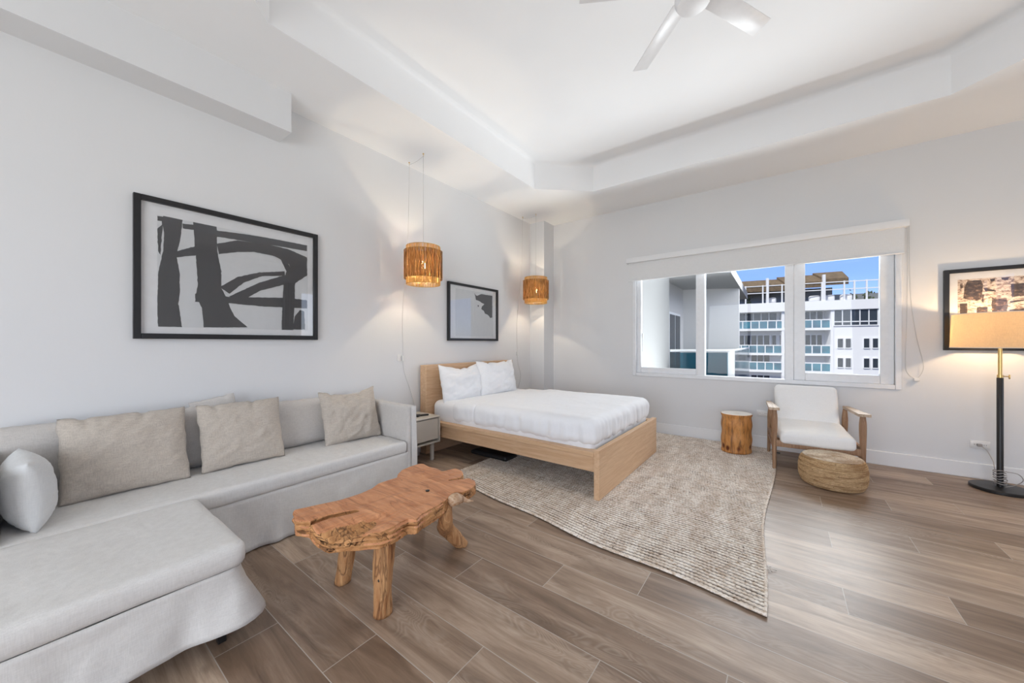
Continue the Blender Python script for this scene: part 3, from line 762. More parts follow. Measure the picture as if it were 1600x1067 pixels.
# ------------------------------------------------------------------ driftwood coffee table
TZ = .43
ct = thing('driftwood_coffee_table', 'live edge driftwood coffee table on crooked branch legs in front of the sofa', 'table', (-1.55, 1.15, 0))
cp = lambda a, c, z: on_z(450+a/5.333, 710+c/5.333, z)
top_line = [(45,478),(60,458),(150,440),(300,405),(450,370),(600,320),(700,275),(760,235),(850,205),(905,190),(915,155),(950,125),(1020,95),(1090,72),(1130,72),(1180,100),(1240,116),(1290,140),(1340,125),(1400,112),(1445,130),(1462,165),(1440,190),(1330,212),(1335,216),(1420,203),(1510,192),(1560,215),(1565,250),(1510,290),(1450,318),(1390,312),(1345,350),(1310,385),(1250,420),(1180,460),(1110,500),(1075,535)]
outline = [cp(a, c, TZ) for a, c in top_line]
low_line = [(1000,650),(885,722),(770,762),(650,772),(520,785),(430,792),(340,800),(280,780),(230,745),(190,700),(165,650),(168,600),(178,570)]
outline += [cp(a, c, TZ-.065) for a, c in low_line]
outline += [cp(a, c, TZ) for a, c in [(190,585),(340,532),(600,464),(560,455),(330,496),(152,552),(70,545)]]
b = B(); prism(b, outline, TZ-.075, TZ)
bmesh.ops.triangulate(b, faces=[f for f in b.faces if len(f.verts) > 4])
tt = obj('table_top', b, M_teak, ct, smooth=False)
rmod = tt.modifiers.new('carve', 'REMESH'); rmod.mode = 'VOXEL'; rmod.voxel_size = .0045; rmod.use_smooth_shade = True
sm = tt.modifiers.new('soften', 'SMOOTH'); sm.factor = .5; sm.iterations = 4
# evaluate once, then carve by hand so that the slab gets its hollows, thinner rim and split grain
dg = bpy.context.evaluated_depsgraph_get(); ev = tt.evaluated_get(dg); nm = bpy.data.meshes.new_from_object(ev)
tt.modifiers.clear(); tt.data = nm
lobe = Vector(cp(330, 690, TZ)) - Vector((-1.55, 1.15))
ax = (Vector(cp(1400, 160, TZ))-Vector(cp(200, 560, TZ))).normalized(); ay = Vector((-ax.y, ax.x))
NRM = [v.normal.copy() for v in nm.vertices]
for vi, v in enumerate(nm.vertices):
    p = v.co; xy = Vector((p.x, p.y)); s = xy.dot(ax); t_ = xy.dot(ay)
    up = p.z > TZ-.036
    d = (xy-lobe)
    k = exp(-((d.dot(ax))/.22)**2-((d.dot(ay))/.085)**2)
    g = noise.noise((s*3, t_*26, 2)); g2 = noise.noise((s*7, t_*60, 5))
    dz = .003*noise.noise((s*4, t_*7, 1))
    if up:
        dz -= k*(.016+.040*abs(g)+.020*abs(g2))*1.2; dz += .002*g - .006*max(0, .25-abs(noise.noise((s*2.2, t_*13, 12))))*(1 if s < 0 else .3)
    else:
        dz += .012*noise.noise((s*5, t_*6, 8)) + .006*g
        # the slab gets thinner at the far end
        dz += .022*max(0, min(1, (s+.05)/.35))
    p.z += dz
    rim = noise.noise((p.x*14, p.y*14, p.z*30))*.006 + (.010*noise.noise((s*5, t_*3, p.z*75)) if s < .1 and abs(NRM[vi].z) < .7 else 0)
    p.x += NRM[vi].x*rim; p.y += NRM[vi].y*rim
nm.shade_smooth()
nm.materials.clear(); nm.materials.append(M_teak)
nm.materials.append(cracked('driftwood_split_side', srgb(206,152,100), srgb(158,108,66), srgb(84,54,34), 0, .022, .8, .7, .65, 1.0, -SLANT))
for f in nm.polygons:
    c = f.center; d = Vector((c.x, c.y))-lobe; k = exp(-((d.dot(ax))/.20)**2-((d.dot(ay))/.075)**2)
    f.material_index = 1 if (f.normal.z < .6 or k > .35) else 0
def hole():
    b = B(); x, y = cp(1163, 303, TZ); lathe(b, [(.009, TZ-.004), (.011, TZ+.0035)], (x, y), 14); obj('worm_hole', b, M_black, ct)['label'] = 'dark knot hole'
hole()
b = B(); pts = [(*cp(1395, 330, TZ), TZ-.018), (*cp(1440, 350, TZ-.02), TZ-.028), (*cp(1490, 372, TZ-.03), TZ-.038), (*cp(1545, 380, TZ-.04), TZ-.045)]
tube(b, smooth_path(pts, 6), [.034-.031*(k/18)**.9 for k in range(19)], 12, squash=.6); 
tube(b, smooth_path([(*cp(1340,360,TZ), TZ-.03), (*cp(1390,345,TZ), TZ-.018), (*cp(1440,325,TZ), TZ-.03)], 6), [.016,.022,.026,.028,.030,.031,.032,.031,.030,.028,.025,.02,.015], 12); obj('branch_stub', b, wood('bleached_branch', srgb(205,178,150), srgb(170,128,92), srgb(120,80,54), 0, 2, .6, 8, .3), ct)
M_branch = cracked('branch_bark', srgb(206,158,110), srgb(150,100,62), srgb(92,58,36), 2, .028, .7, .6, .55, 1.0)
def leg(pts, rad, seed):
    P = smooth_path(pts, 8); n = len(P); R = []
    for k in range(n):
        t = k/(n-1)*(len(rad)-1); i = min(int(t), len(rad)-2); R.append(rad[i]+(rad[i+1]-rad[i])*(t-i))
    b = B(); rings = tube(b, P, R, 18)
    for i, ring in enumerate(rings):
        cc = P[i]
        for v in ring:
            d = v.co-cc; v.co = cc+d*(1+.16*noise.noise((v.co.x*22+seed, v.co.y*22, v.co.z*7))+.07*noise.noise((v.co.x*70, v.co.y*70, v.co.z*20+seed)))
    for v in b.verts: v.co.z = max(v.co.z, .0005)
    o = obj('leg', b, M_branch, ct, angle=180); return o
lf = on_z(598, 958); 
leg([(lf[0]+.006, lf[1]+.012, .37), (lf[0]+.004, lf[1], .2), (lf[0], lf[1]-.002, 0)], [.045,.043,.041], 1)
b = B(); kc = Vector((lf[0]+.022, lf[1]-.030, .175)); lathe(b, [(.002,kc.z-.011),(.008,kc.z-.006),(.009,kc.z),(.007,kc.z+.007),(.002,kc.z+.011)], (kc.x, kc.y), 12); obj('knot', b, M_black, ct)['label'] = 'dark branch knot'
l2 = on_z(536, 908); leg([(l2[0]+.035, l2[1]+.03, .37), (l2[0]+.03, l2[1]+.01, .2), (l2[0], l2[1], 0)], [.041,.040,.038], 5)
l3 = on_z(721, 851); tp = on_z(698, 792, .37); el = on_z(697, 822, .15)
leg([(tp[0]-.01, tp[1], .385), (tp[0]-.008, tp[1], .30), ((tp[0]+el[0])/2-.01, (tp[1]+el[1])/2, .21), (el[0], el[1], .14), ((el[0]*.45+l3[0]*.55), (el[1]*.45+l3[1]*.55), .062), (l3[0]+.01, l3[1]+.005, .0)], [.038,.036,.040,.044,.040,.032], 9)
l4 = on_z(655, 822); leg([(l4[0]+.02, l4[1]-.03, .38), (l4[0], l4[1], .2), (l4[0], l4[1], 0)], [.035,.034,.033], 13)

# ------------------------------------------------------------------ tree stump
def stump_mat():
    t = NT('pine_stump'); v = t.coords(scale=(7,7,1.1)); a = t.noise(v, 2.4, 5, .65, 1.0); b2 = t.noise(t.coords(scale=(16,16,2)), 2.4, 4, .6)
    c = t.ramp(a, [(.32, srgb(120,84,52)), (.45, srgb(186,124,66)), (.58, srgb(214,152,88)), (.70, srgb(158,122,88))])
    c = t.mix(t.math('MULTIPLY', t.ramp(b2, [(.52, 0), (.66, 1)]), .75), c, srgb(104,80,60))
    vo = t.n('TexVoronoi'); t.l(t.coords(scale=(1,1,.7)), vo.inputs['Vector']); vo.inputs['Scale'].default_value = 8.5
    c = t.mix(t.ramp(vo.outputs['Distance'], [(.10, 1), (.24, 0)]), c, srgb(96,44,18))
    t.bump(t.math('ADD', a, t.math('MULTIPLY', b2, .5)), .5, .006); return t.set(c, .5, .35)
st = thing('tree_stump', 'round debarked tree stump side table between the bed and the armchair', 'side table', (-.41, 4.72, .012))
b = B()
def stf(a, z, r): return r*(1+.05*sin(2*a+.5)+.035*noise.noise((cos(a)*2, sin(a)*2, z*2))+.02*noise.noise((cos(a)*7, sin(a)*7, z*4)))*(1+.05*(z/.44-.6)**2)
lathe(b, [(.133,.013),(.139,.02)]+[(.140-.004*sin(k*.8), .03+.375*k/18) for k in range(19)]+[(.146,.425),(.143,.436)], (-.41,4.72), 60, True, stf); obj('trunk', b, stump_mat(), st, angle=60)
b = B(); lathe(b, [(.142,.4362),(.139,.4405),(.05,.4408),(.002,.4408)], (-.41,4.72), 60, False, lambda a,z,r: stf(a,.43,r)); obj('cut_face', b, wood('cut_pine_sheen', srgb(252,246,238), srgb(244,232,214), None, 2, 1, .2, 3, .03), st)['label'] = 'smooth pale top face with painted sheen'  # reflected light on the top is put into this near-white colour

# ------------------------------------------------------------------ armchair
ch = thing('armchair', 'white cushioned lounge armchair with wooden frame under the window', 'chair', (.222, 4.665, 0), radians(5.5))
def cpart(name, bm, m, lab=None, **kw):
    o = obj(name, bm, m, ch, shift=False, **kw)
    if lab: o['label'] = lab
    return o
HW = .315
for s in (-1, 1):
    b = B(); tube(b, smooth_path([(s*HW, -.325, .575), (s*HW, -.325, .46), (s*HW, -.33, .30), (s*HW, -.335, .013)], 6), [.020,.0205,.022,.024,.0255,.026,.026,.0255,.025,.024,.023,.022,.021,.020,.019,.018,.017,.016,.015][:19], 14); cpart('leg', b, M_ash)
    b = B(); tube(b, smooth_path([(s*(HW-.012), .20, .555), (s*(HW-.008), .225, .42), (s*(HW-.005), .25, .28), (s*HW, .30, .013)], 6), [.017,.018,.020,.022,.024,.025,.025,.025,.024,.023,.022,.021,.020,.019,.018,.017,.016,.015,.014][:19], 14); cpart('leg', b, M_ash)
    b = B()
    # armrest: flat board, slightly narrower at the back, rising to the front
    Z0, Z1 = .577, .603; f = []
    prof = [(-.372,.040),(-.36,.043),(-.2,.036),(0,.030),(.2,.026),(.262,.022)]
    up = []; dn = []
    for y, w in prof:
        k = (y+.372)/.634; zt = Z1-.022*k
        up.append([b.verts.new((s*(HW+.004)-w, y, zt)), b.verts.new((s*(HW+.004)+w, y, zt))]); dn.append([b.verts.new((s*(HW+.004)-w, y, zt-.024)), b.verts.new((s*(HW+.004)+w, y, zt-.024))])
    for k in range(len(prof)-1):
        b.faces.new((up[k][0],up[k][1],up[k+1][1],up[k+1][0])); b.faces.new((dn[k][0],dn[k+1][0],dn[k+1][1],dn[k][1]))
        b.faces.new((up[k][0],up[k+1][0],dn[k+1][0],dn[k][0])); b.faces.new((up[k][1],dn[k][1],dn[k+1][1],up[k+1][1]))
    b.faces.new((up[0][0],dn[0][0],dn[0][1],up[0][1])); b.faces.new((up[-1][0],up[-1][1],dn[-1][1],dn[-1][0]))
    bmesh.ops.bevel(b, geom=[e for e in b.edges if e.calc_face_angle(0) > .6], offset=.004, segments=2, affect='EDGES')
    cpart('armrest', b, M_arm, 'pale flat wooden armrest')
    b = B(); tube(b, [(s*HW, -.33, .205), (s*(HW-.003), .26, .205)], .013, 12); cpart('side_stretcher', b, M_ash)
    b = B(); box(b, s*HW-.012, s*HW+.012, -.32, .25, .262, .300, .004, 2); cpart('seat_rail', b, M_ash)
b = B(); box(b, -HW, HW, -.345, -.318, .228, .288, .004, 2); cpart('seat_rail', b, M_ash)
b = B(); box(b, -HW, HW, .21, .235, .24, .29, .004, 2); cpart('seat_rail', b, M_ash)
b = B(); box(b, -HW, HW, .262, .280, .155, .185, .004, 2); cpart('rear_stretcher', b, M_ash)
for s in (-1, 1):
    b = B(); tube(b, [(s*(HW+.012), -.335, .165), (s*(HW-.045), -.335, .165)], .006, 8); cpart('bolt', b, M_black)
tilt = Matrix.Rotation(radians(4), 4, 'X')
b = B(); rbox(b, (-.272, -.345, .285), (.272, .245, .400), .035, .02, lambda p, n: .003*fbm((p.x*5,p.y*5,p.z*5)), crown=.012, M=tilt); cpart('seat_cushion', b, M_white_uph, angle=180)
bk = Matrix.Translation((0, .20, .36)) @ Matrix.Rotation(radians(-16), 4, 'X')
b = B(); rbox(b, (-.262, -.055, .0), (.262, .060, .415), .045, .02, lambda p, n: .003*fbm((p.x*5,p.y*5,p.z*5+4))+.008*(1 if n.y < 0 else 0)*max(0,1-(p.x/.2)**2)*max(0, 1-((p.z-.2)/.17)**2), M=bk); cpart('back_cushion', b, M_white_uph, angle=180)
b = B()
for s in (-1, 1): tube(b, [bk @ Vector((s*.20, .07, -.08)), bk @ Vector((s*.20, .07, .36))], .012, 10)
for z in (.05, .2, .34): tube(b, [bk @ Vector((-.20, .07, z)), bk @ Vector((.20, .07, z))], .010, 10)
cpart('back_frame', b, M_ash)

# ------------------------------------------------------------------ woven pouf
def pouf_mat(name, c1, c2):
    t = NT(name); v = t.coords(scale=(1,1,3.0)); a = t.noise(v, 55, 4, .7); b2 = t.noise(t.coords(scale=(1,1,9)), 5, 3)
    c = t.mix(t.ramp(a, [(.35, 0), (.65, 1)]), c1, c2)
    c = t.mix(t.math('MULTIPLY', t.ramp(b2, [(.40, 1), (.52, 0)]), .6), c, srgb(140,102,66))
    sp = t.noise(t.coords(), 60, 2, .6); c = t.mix(t.ramp(sp, [(.68,0),(.72,.8)]), c, srgb(78,50,30))
    t.bump(a, .9, .010); return t.set(c, .9, .1)
pf = thing('woven_pouf', 'round woven jute floor pouf in front of the armchair', 'pouf', (.345, 4.135, 0))
b = B(); prof = [(.17,0.0),(.205,.012)]; R = .228
NB = 15
for i in range(NB*5+1):
    a = i/(NB*5); z = .012+.226*a; bulge = R*(1-.11*abs(2*a-1)**3); prof.append((bulge+.0042*abs(sin(pi*a*NB))-.002-(.006*exp(-((a-.73)/.03)**2)), z))
PC = (.345, 4.135)
pfn = lambda a, z, r: r*(1+.018*noise.noise((cos(a)*1.5, sin(a)*1.5, z*3))+.007*sin(a*90+floor(z/.0151)*1.3))
lathe(b, prof+[(.196,.2455)], PC, 200, True, pfn); obj('side_braid', b, pouf_mat('pouf_side_jute', srgb(186,150,108), srgb(222,190,148)), pf, angle=180)
b = B(); prof = []
for i in range(61):
    r = .200*(1-i/60)+.001; prof.append((r, .244+.010*(1-(r/.2)**2)-.004*(r<.03)+.0032*abs(sin(pi*i/60*13))))
lathe(b, prof, PC, 120, False, lambda a, z, r: r*(1+.018*noise.noise((cos(a)*1.5, sin(a)*1.5, .7)))); obj('top_spiral', b, pouf_mat('pouf_top_jute', srgb(206,184,156), srgb(238,226,208)), pf, angle=180)

# ------------------------------------------------------------------ floor lamp
LX, LY = 1.447, 4.82
fl = thing('floor_lamp', 'black and brass floor lamp with white drum shade, lit, at the right wall picture', 'lamp', (LX, LY, 0))
b = B(); lathe(b, [(.160,0),(.165,.004),(.165,.022),(.160,.027),(.03,.030),(.012,.031)], (LX,LY), 64); obj('base', b, M_black, fl)
b = B(); lathe(b, [(.0185,.03),(.0185,.93),(.015,.935)], (LX,LY), 24); obj('pole', b, M_black, fl)
b = B(); lathe(b, [(.012,.93),(.012,1.32)], (LX,LY), 20); lathe(b, [(.0165,.932),(.0165,.957)], (LX,LY), 20); lathe(b, [(.02,1.27),(.02,1.33)], (LX,LY), 20); o = obj('upper_pole', b, M_brass, fl); o['label'] = 'brass upper pole'
b = B(); tube(b, [(LX, LY, .945), (LX+.045, LY-.01, .945)], .004, 8); lathe(b, [(.003,.925),(.005,.93),(.005,.957),(.003,.96)], (LX+.045, LY-.01), 10); obj('height_screw', b, M_brass, fl)
def shade_mat(name, col, trans, mixf):
    t = NT(name); d = t.n('BsdfDiffuse'); tr = t.n('BsdfTranslucent')
    a = t.noise(t.coords(scale=(1,1,12)), 40, 3); bb_ = t.noise(t.coords(scale=(10,10,1)), 40, 3)
    f = t.math('MULTIPLY', t.math('ADD', a, bb_), .5)
    t.l(t.mix(t.ramp(f, [(.4,0),(.6,1)]), [k*.9 for k in col], col), d.inputs[0]); t.l(t.mix(t.ramp(f, [(.4,0),(.6,1)]), [k*.88 for k in trans], trans), tr.inputs[0])
    mx = t.n('MixShader'); mx.inputs[0].default_value = mixf; t.l(d.outputs[0], mx.inputs[1]); t.l(tr.outputs[0], mx.inputs[2]); t.l(mx.outputs[0], t.out.inputs[0]); return t.m
def _lb():
    t = NT('lamp_bulb_glow'); e = t.n('Emission'); e.inputs[0].default_value = (1,.78,.5,1); e.inputs[1].default_value = 20
    tr = t.n('BsdfTransparent'); mx = t.n('MixShader'); mx.inputs[0].default_value = .3
    t.l(tr.outputs[0], mx.inputs[1]); t.l(e.outputs[0], mx.inputs[2]); t.l(mx.outputs[0], t.out.inputs[0]); return t.m
LAMPBULB = _lb()
SB, STt = 1.182, 1.467
b = B(); lathe(b, [(.268,SB),(.256,STt),(.254,STt),(.266,SB)], (LX,LY), 72, False); b.faces.ensure_lookup_table()
obj('lamp_shade', b, shade_mat('lamp_shade_linen', (.88,.84,.80), (1.0,.84,.60), .78), fl)
b = B()
for r, z in ((.267,SB), (.255,STt)): tube(b, [(LX+r*cos(a*pi/24), LY+r*sin(a*pi/24), z) for a in range(49)], .003, 6)
for a in range(3):
    w = a*2*pi/3+.4; tube(b, [(LX+.018*cos(w), LY+.018*sin(w), 1.31), (LX+.255*cos(w), LY+.255*sin(w), STt-.01)], .002, 6)
obj('shade_ring', b, M_trim, fl)
b = B(); lathe(b, [(.012,1.33),(.02,1.345),(.03,1.375),(.028,1.40),(.015,1.42),(.002,1.424)], (LX,LY), 24); obj('bulb', b, LAMPBULB, fl)
L = lamp('floor_lamp_light', 'POINT', (LX, LY, 1.375), 20, (1,.68,.38), shadow_soft_size=.035); L.parent = fl; L.location = (0,0,1.375)
# cord: coiled round the foot of the pole, then up to the wall outlet
outc = on_y(1530, 695, YB-.012)
b = B(); pts = []
for k in range(90):
    a = k*.42; r = .034+.010*noise.noise((k*.13, 1, 1)); pts.append((LX+r*cos(a), LY+r*sin(a), .045+.125*k/90+.006*sin(k*.9)))
tube(b, pts, .0032, 6)
tube(b, smooth_path([(LX+.03, LY-.01, .16), (LX+.085, LY-.02, .155), (LX+.11, LY-.02, .11), (LX+.075, LY-.01, .06), (LX+.02, LY-.03, .04)], 7), .0032, 6)
tube(b, smooth_path([(LX-.02, LY+.03, .165), (LX+.01, LY+.16, .20), (outc[0]+.03, YB-.06, .27), (outc[0], YB-.03, outc[1])], 8), .0028, 6)
obj('power_cord', b, M_cord, fl)
b = B(); box(b, outc[0]-.014, outc[0]+.014, YB-.038, YB-.0125, outc[1]-.012, outc[1]+.012, .004, 2); obj('plug', b, M_cord, fl)
def outlet(x, z, lab, w=.115, h=.07):
    t = thing('wall_outlet', lab, 'outlet', (x, YB, z))
    b = B(); box(b, x-w/2, x+w/2, YB-.009, YB-.0005, z-h/2, z+h/2, .003, 2); obj('cover_plate', b, M_plate, t)
    for s in (-1, 1):
        b = B(); box(b, x+s*w*.24-.017, x+s*w*.24+.017, YB-.0115, YB-.009, z-.017, z+.017, .001, 1); so = obj('socket', b, M_plate, t)
        for d in (-.006, .006):
            b = B(); box(b, x+s*w*.24+d-.001, x+s*w*.24+d+.001, YB-.0122, YB-.0114, z-.003, z+.006); obj('slot', b, M_black, so, smooth=False)
outlet(*[(on_y(1531,695,YB)[0]), .306], 'white double outlet on the back wall with the floor lamp plugged in')
outlet(-.18, .40, 'white double outlet low on the back wall between stump and armchair')

# ------------------------------------------------------------------ woven pendant lamps
def raffia():
    t = NT('raffia_strand'); d = t.n('BsdfDiffuse'); tr = t.n('BsdfTranslucent')
    f = t.ramp(t.noise(t.coords(scale=(28,28,3)), 3, 3, .6), [(.4,0),(.62,1)])
    t.l(t.mix(f, (.30,.19,.09), (.62,.44,.22)), d.inputs[0]); t.l(t.mix(f, (.45,.20,.04), (1,.62,.18)), tr.inputs[0])
    mx = t.n('MixShader'); mx.inputs[0].default_value = .5; t.l(d.outputs[0], mx.inputs[1]); t.l(tr.outputs[0], mx.inputs[2]); t.l(mx.outputs[0], t.out.inputs[0]); return t.m
M_raf = raffia()
M_rafin = shade_mat('inner_shade_cloth', (.80,.55,.25), (1.0,.70,.26), .6)
def bulb_mat(name, col, st):
    t = NT(name); e = t.n('Emission'); e.inputs[0].default_value = (*col,1); e.inputs[1].default_value = st
    tr = t.n('BsdfTransparent'); mx = t.n('MixShader'); mx.inputs[0].default_value = .3
    t.l(tr.outputs[0], mx.inputs[1]); t.l(e.outputs[0], mx.inputs[2]); t.l(mx.outputs[0], t.out.inputs[0]); return t.m
M_bulb = bulb_mat('pendant_bulb_glow', (1,.72,.38), 40)
def pendant(label, cx_, cy_, hx, hy, group, swx, drop_y):
    t = thing('pendant_lamp', label, 'lamp', (cx_, cy_, 1.81), 0, group)
    rr_ = random.Random(3)
    def strands(r, z0, z1, n, gap, wob):
        b = B()
        for k in range(n):
            a = 2*pi*k/n; w = 2*pi/n*(1-gap)*(.50+.55*rr_.random())/2; dr = rr_.uniform(-.002,.002)
            P = []
            for j in range(7):
                z = z0+(z1-z0)*j/6; aa = a+wob*noise.noise((k*3.7, j*.9, r*9)); P.append((aa, z))
            L_ = [[b.verts.new((cx_+(r+dr)*cos(aa+s*w), cy_+(r+dr)*sin(aa+s*w), z)) for s in (-1,1)] for aa, z in P]
            for u, v in zip(L_, L_[1:]): b.faces.new((u[0],u[1],v[1],v[0]))
        return b
    o = obj('outer_shade', strands(.190, 1.866, 2.150, 150, .04, .03), M_raf, t); thick(o, .0015)
    o = obj('inner_shade', strands(.168, 1.812, 2.194, 110, .0, .004), M_rafin, t); thick(o, .001)
    for r, z in ((.168,1.812),(.168,2.194),(.190,1.868),(.190,2.148)):
        b = B(); tube(b, [(cx_+r*cos(a*pi/24), cy_+r*sin(a*pi/24), z) for a in range(49)], .0025, 6)
        if r == .168 and z > 2:
            for a in range(3): w = a*2*pi/3+.3; tube(b, [(cx_, cy_, 2.10), (cx_+.168*cos(w), cy_+.168*sin(w), 2.19)], .0018, 6)
        obj('wire_ring', b, M_brass, t)
    b = B(); lathe(b, [(.006,2.12),(.017,2.115),(.017,2.05),(.012,2.046)], (cx_,cy_), 16); obj('socket', b, M_trim, t)
    b = B(); lathe(b, [(.010,2.048),(.016,2.03),(.024,2.005),(.022,1.985),(.012,1.972),(.001,1.968)], (cx_,cy_), 20); obj('bulb', b, M_bulb, t)
    b = B()
    tube(b, [(cx_, cy_, 2.115), (cx_, cy_, ZR-.025)], .0022, 6)
    sag = [(cx_+(hx-cx_)*k/8, cy_+(hy-cy_)*k/8, ZR-.025-.012*sin(pi*k/8)) for k in range(9)]
    tube(b, sag, .0022, 6)
    tube(b, smooth_path([(hx, hy, ZR-.025), (hx-.02, hy, 2.4), (XL+.012, swx, 1.6), (XL+.012, swx, 1.16), (XL+.012, swx, 1.08)], 6), .0022, 6)
    tube(b, smooth_path([(XL+.012, swx, 1.03), (XL+.012, swx+.02, .9), (XL+.012, swx+.09, .72), (XL+.014, drop_y, .5), (XL+.014, drop_y, .3)], 6), .0022, 6)
    obj('cable', b, M_wcord, t)
    b = B(); box(b, XL+.003, XL+.021, swx-.011, swx+.011, 1.03, 1.085, .004, 2); obj('inline_switch', b, M_plate, t)
    for x, y in ((cx_,cy_),(hx,hy)):
        b = B(); lathe(b, [(.008,ZR-.006),(.008,ZR-.0005)], (x,y), 12); tube(b, [(x,y,ZR-.005),(x,y,ZR-.016),(x+.006,y,ZR-.024),(x,y,ZR-.030),(x-.006,y,ZR-.024)], .0018, 6)
        obj('ceiling_hook', b, M_brass, t)
    L = lamp('pendant_light', 'POINT', (0,0,0), 17, (1,.84,.62), shadow_soft_size=.012); L.parent = t; L.location = (0,0,1.985-1.81)
    return t
pendant('woven raffia pendant lamp, lit, hanging over the nightstand nearer the sofa', -2.908, 2.38, -3.17, 2.406, 'raffia pendant lamps', 2.375, 2.53)
pendant('woven raffia pendant lamp, lit, hanging in the far corner beside the wall column', -2.935, 4.505, -3.16, 4.485, 'raffia pendant lamps', 4.45, 4.47)
b = B(); box(b, XL+.0005, XL+.009, 2.31, 2.35, 1.03, 1.10, .003, 2)
o = obj('wall_switch', b, M_plate); tag(loc(o, (XL, 2.33, 1.065)), 'small white switch plate on the wall beside the lamp cord', 'switch')

# ------------------------------------------------------------------ ceiling fan
FX, FYY = -.365, 2.04
fan = thing('ceiling_fan', 'white ceiling fan with glossy flat blades hanging in the ceiling tray', 'fan', (FX, FYY, ZT))
b = B(); lathe(b, [(.02,2.955),(.075,2.960),(.088,2.985),(.090,3.09),(.07,3.12),(.014,3.13),(.014,3.42)], (FX,FYY), 48); lathe(b, [(.05,3.40),(.065,3.43),(.065,ZT-.001)], (FX,FYY), 40); obj('motor_housing', b, M_fan, fan)
for k in range(5):
    a = radians((62,134,211,278,350)[k])
    M = Matrix.Translation((FX,FYY,3.055)) @ Matrix.Rotation(a, 4, 'Z') @ Matrix.Rotation(radians(-14), 4, 'X')
    b = B(); box(b, .10, .575, -.052, .052, -.003, .003, .0025, 2, M=M); bl = obj('blade', b, M_fan, fan)
    b = B(); box(b, .06, .15, -.02, .02, .002, .012, .003, 1, M=M); obj('blade_iron', b, M_fan, bl)

# ------------------------------------------------------------------ outside: our own building's balcony
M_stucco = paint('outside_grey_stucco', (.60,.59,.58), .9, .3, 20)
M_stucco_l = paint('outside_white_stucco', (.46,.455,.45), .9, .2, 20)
M_teal = glassy('teal_railing_glass', (.10,.42,.52), 1.0, .05)
def tealsolid():
    t = NT('teal_glass_far'); v = t.coords(scale=(1,1,1)); n_ = t.noise(v, .9, 3)
    return t.set(t.ramp(n_, [(.35, srgb(20,70,92)), (.65, srgb(62,128,146))]), .2, .6)
M_tealf = tealsolid()
M_rail = plain('white_rail', (.8,.81,.82), .4)
M_darkglass = plain('dark_window_glass', (.025,.035,.05), .12, 0, .25)
nb = thing('neighbour_balcony', 'grey walled balcony with teal glass railing outside the left window panes', 'balcony', (-1.6, 9.5, -.15))
b = B()
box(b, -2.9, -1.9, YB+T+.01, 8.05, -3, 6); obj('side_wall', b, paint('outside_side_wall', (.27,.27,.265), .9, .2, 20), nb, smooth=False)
b = B(); prism(b, [(-2.45,8.05),(-2.2,8.05),(-2.2,10.85),(-.93,11.45),(-.93,11.62),(-2.45,11.2)], -.1, 2.72); obj('back_wall', b, M_stucco, nb, smooth=False)
b = B(); prism(b, [(-2.9,8.05),(-1.9,8.05),(-.86,8.82),(-.93,14.4),(-2.9,14.4)], 2.70, 2.92); prism(b, [(-2.9,8.05),(-1.9,8.05),(-.80,8.9),(-.85,14.4),(-2.9,14.4)], -.28, -.05)
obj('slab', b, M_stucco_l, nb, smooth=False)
b = B(); box(b, -2.2, -2.16, 9.15, 10.32, -.05, 1.98); d = obj('sliding_door', b, M_rail, nb, smooth=False)
b = B(); box(b, -2.17, -2.155, 9.2, 9.72, .02, 1.92); box(b, -2.17, -2.150, 9.78, 10.26, .02, 1.92); obj('door_glass', b, M_darkglass, d, smooth=False)
fr0, fr1, bk1 = Vector((-1.9, 8.10)), Vector((-.84, 8.86)), Vector((-.88, 14.3))
b = B(); tube(b, [(*fr0,1.06), (*fr0.lerp(fr1,.5)+Vector((.015,-.03)),1.06), (*fr1,1.06)], .028, 8); tube(b, [(*fr1,1.06), (*bk1,1.06)], .028, 8)
box(b, -.93, -.80, 8.80, 8.93, -.05, 1.06); obj('handrail', b, M_rail, nb)
def vpane(bm, p, q, z0, z1, th=.012):
    d = (q-p).normalized(); n_ = Vector((-d.y, d.x))*th/2
    prism(bm, [tuple(p-n_), tuple(q-n_), tuple(q+n_), tuple(p+n_)], z0, z1)
b = B(); vpane(b, fr0, fr1, .02, 1.02); vpane(b, fr1, bk1, .02, 1.02); obj('glass_railing', b, M_teal, nb, smooth=False)

# ------------------------------------------------------------------ outside: white apartment block across the street
far = thing('apartment_block', 'white apartment block with teal balconies and roof terrace seen through the window', 'building', (0, 56, -30))
FD = Vector((.981, .195)); FN = Vector((.195, -.981))          # along the facade, towards us
FA = Vector((4.6, 56.6))
def fuv(a, c):          # point of the window crop -> distance along facade and height
    dx, dy, dz = ray(1140+a/4.85, 390+c/4.85)
    # solve s*(dx,dy) = FA + u*FD
    det = dx*(-FD.y)-dy*(-FD.x); s = (FA.x*(-FD.y)-FA.y*(-FD.x))/det; u = (dx*FA.y-dy*FA.x)/det
    return u, EYE+dz*s
def fbox(bm, u0, u1, d0, d1, z0, z1):   # d: distance in front of the facade plane
    P = [FA+FD*u0+FN*d0, FA+FD*u1+FN*d0, FA+FD*u1+FN*d1, FA+FD*u0+FN*d1]
    prism(bm, [tuple(p) for p in P], z0, z1)
U = lambda a: fuv(a, 600)[0]
Zf = lambda c: fuv(600, c)[1]
zroofb, zroof = Zf(463), Zf(393)
M_bldg = paint('block_white_render', (.74,.745,.76), .9, .02, 2)
b = B()
fbox(b, U(-260), U(1500), -9.2, -9, -30, zroofb)            # rear of the volume
fbox(b, U(-260), U(765), -2.0, -9, -30, zroofb)           # recessed wall behind balconies
fbox(b, U(765), U(1700), .0, -9, -30, zroofb)
fbox(b, U(-260), U(1700), .3, -9, zroofb, zroof)
obj('walls', b, M_bldg, far, smooth=False)
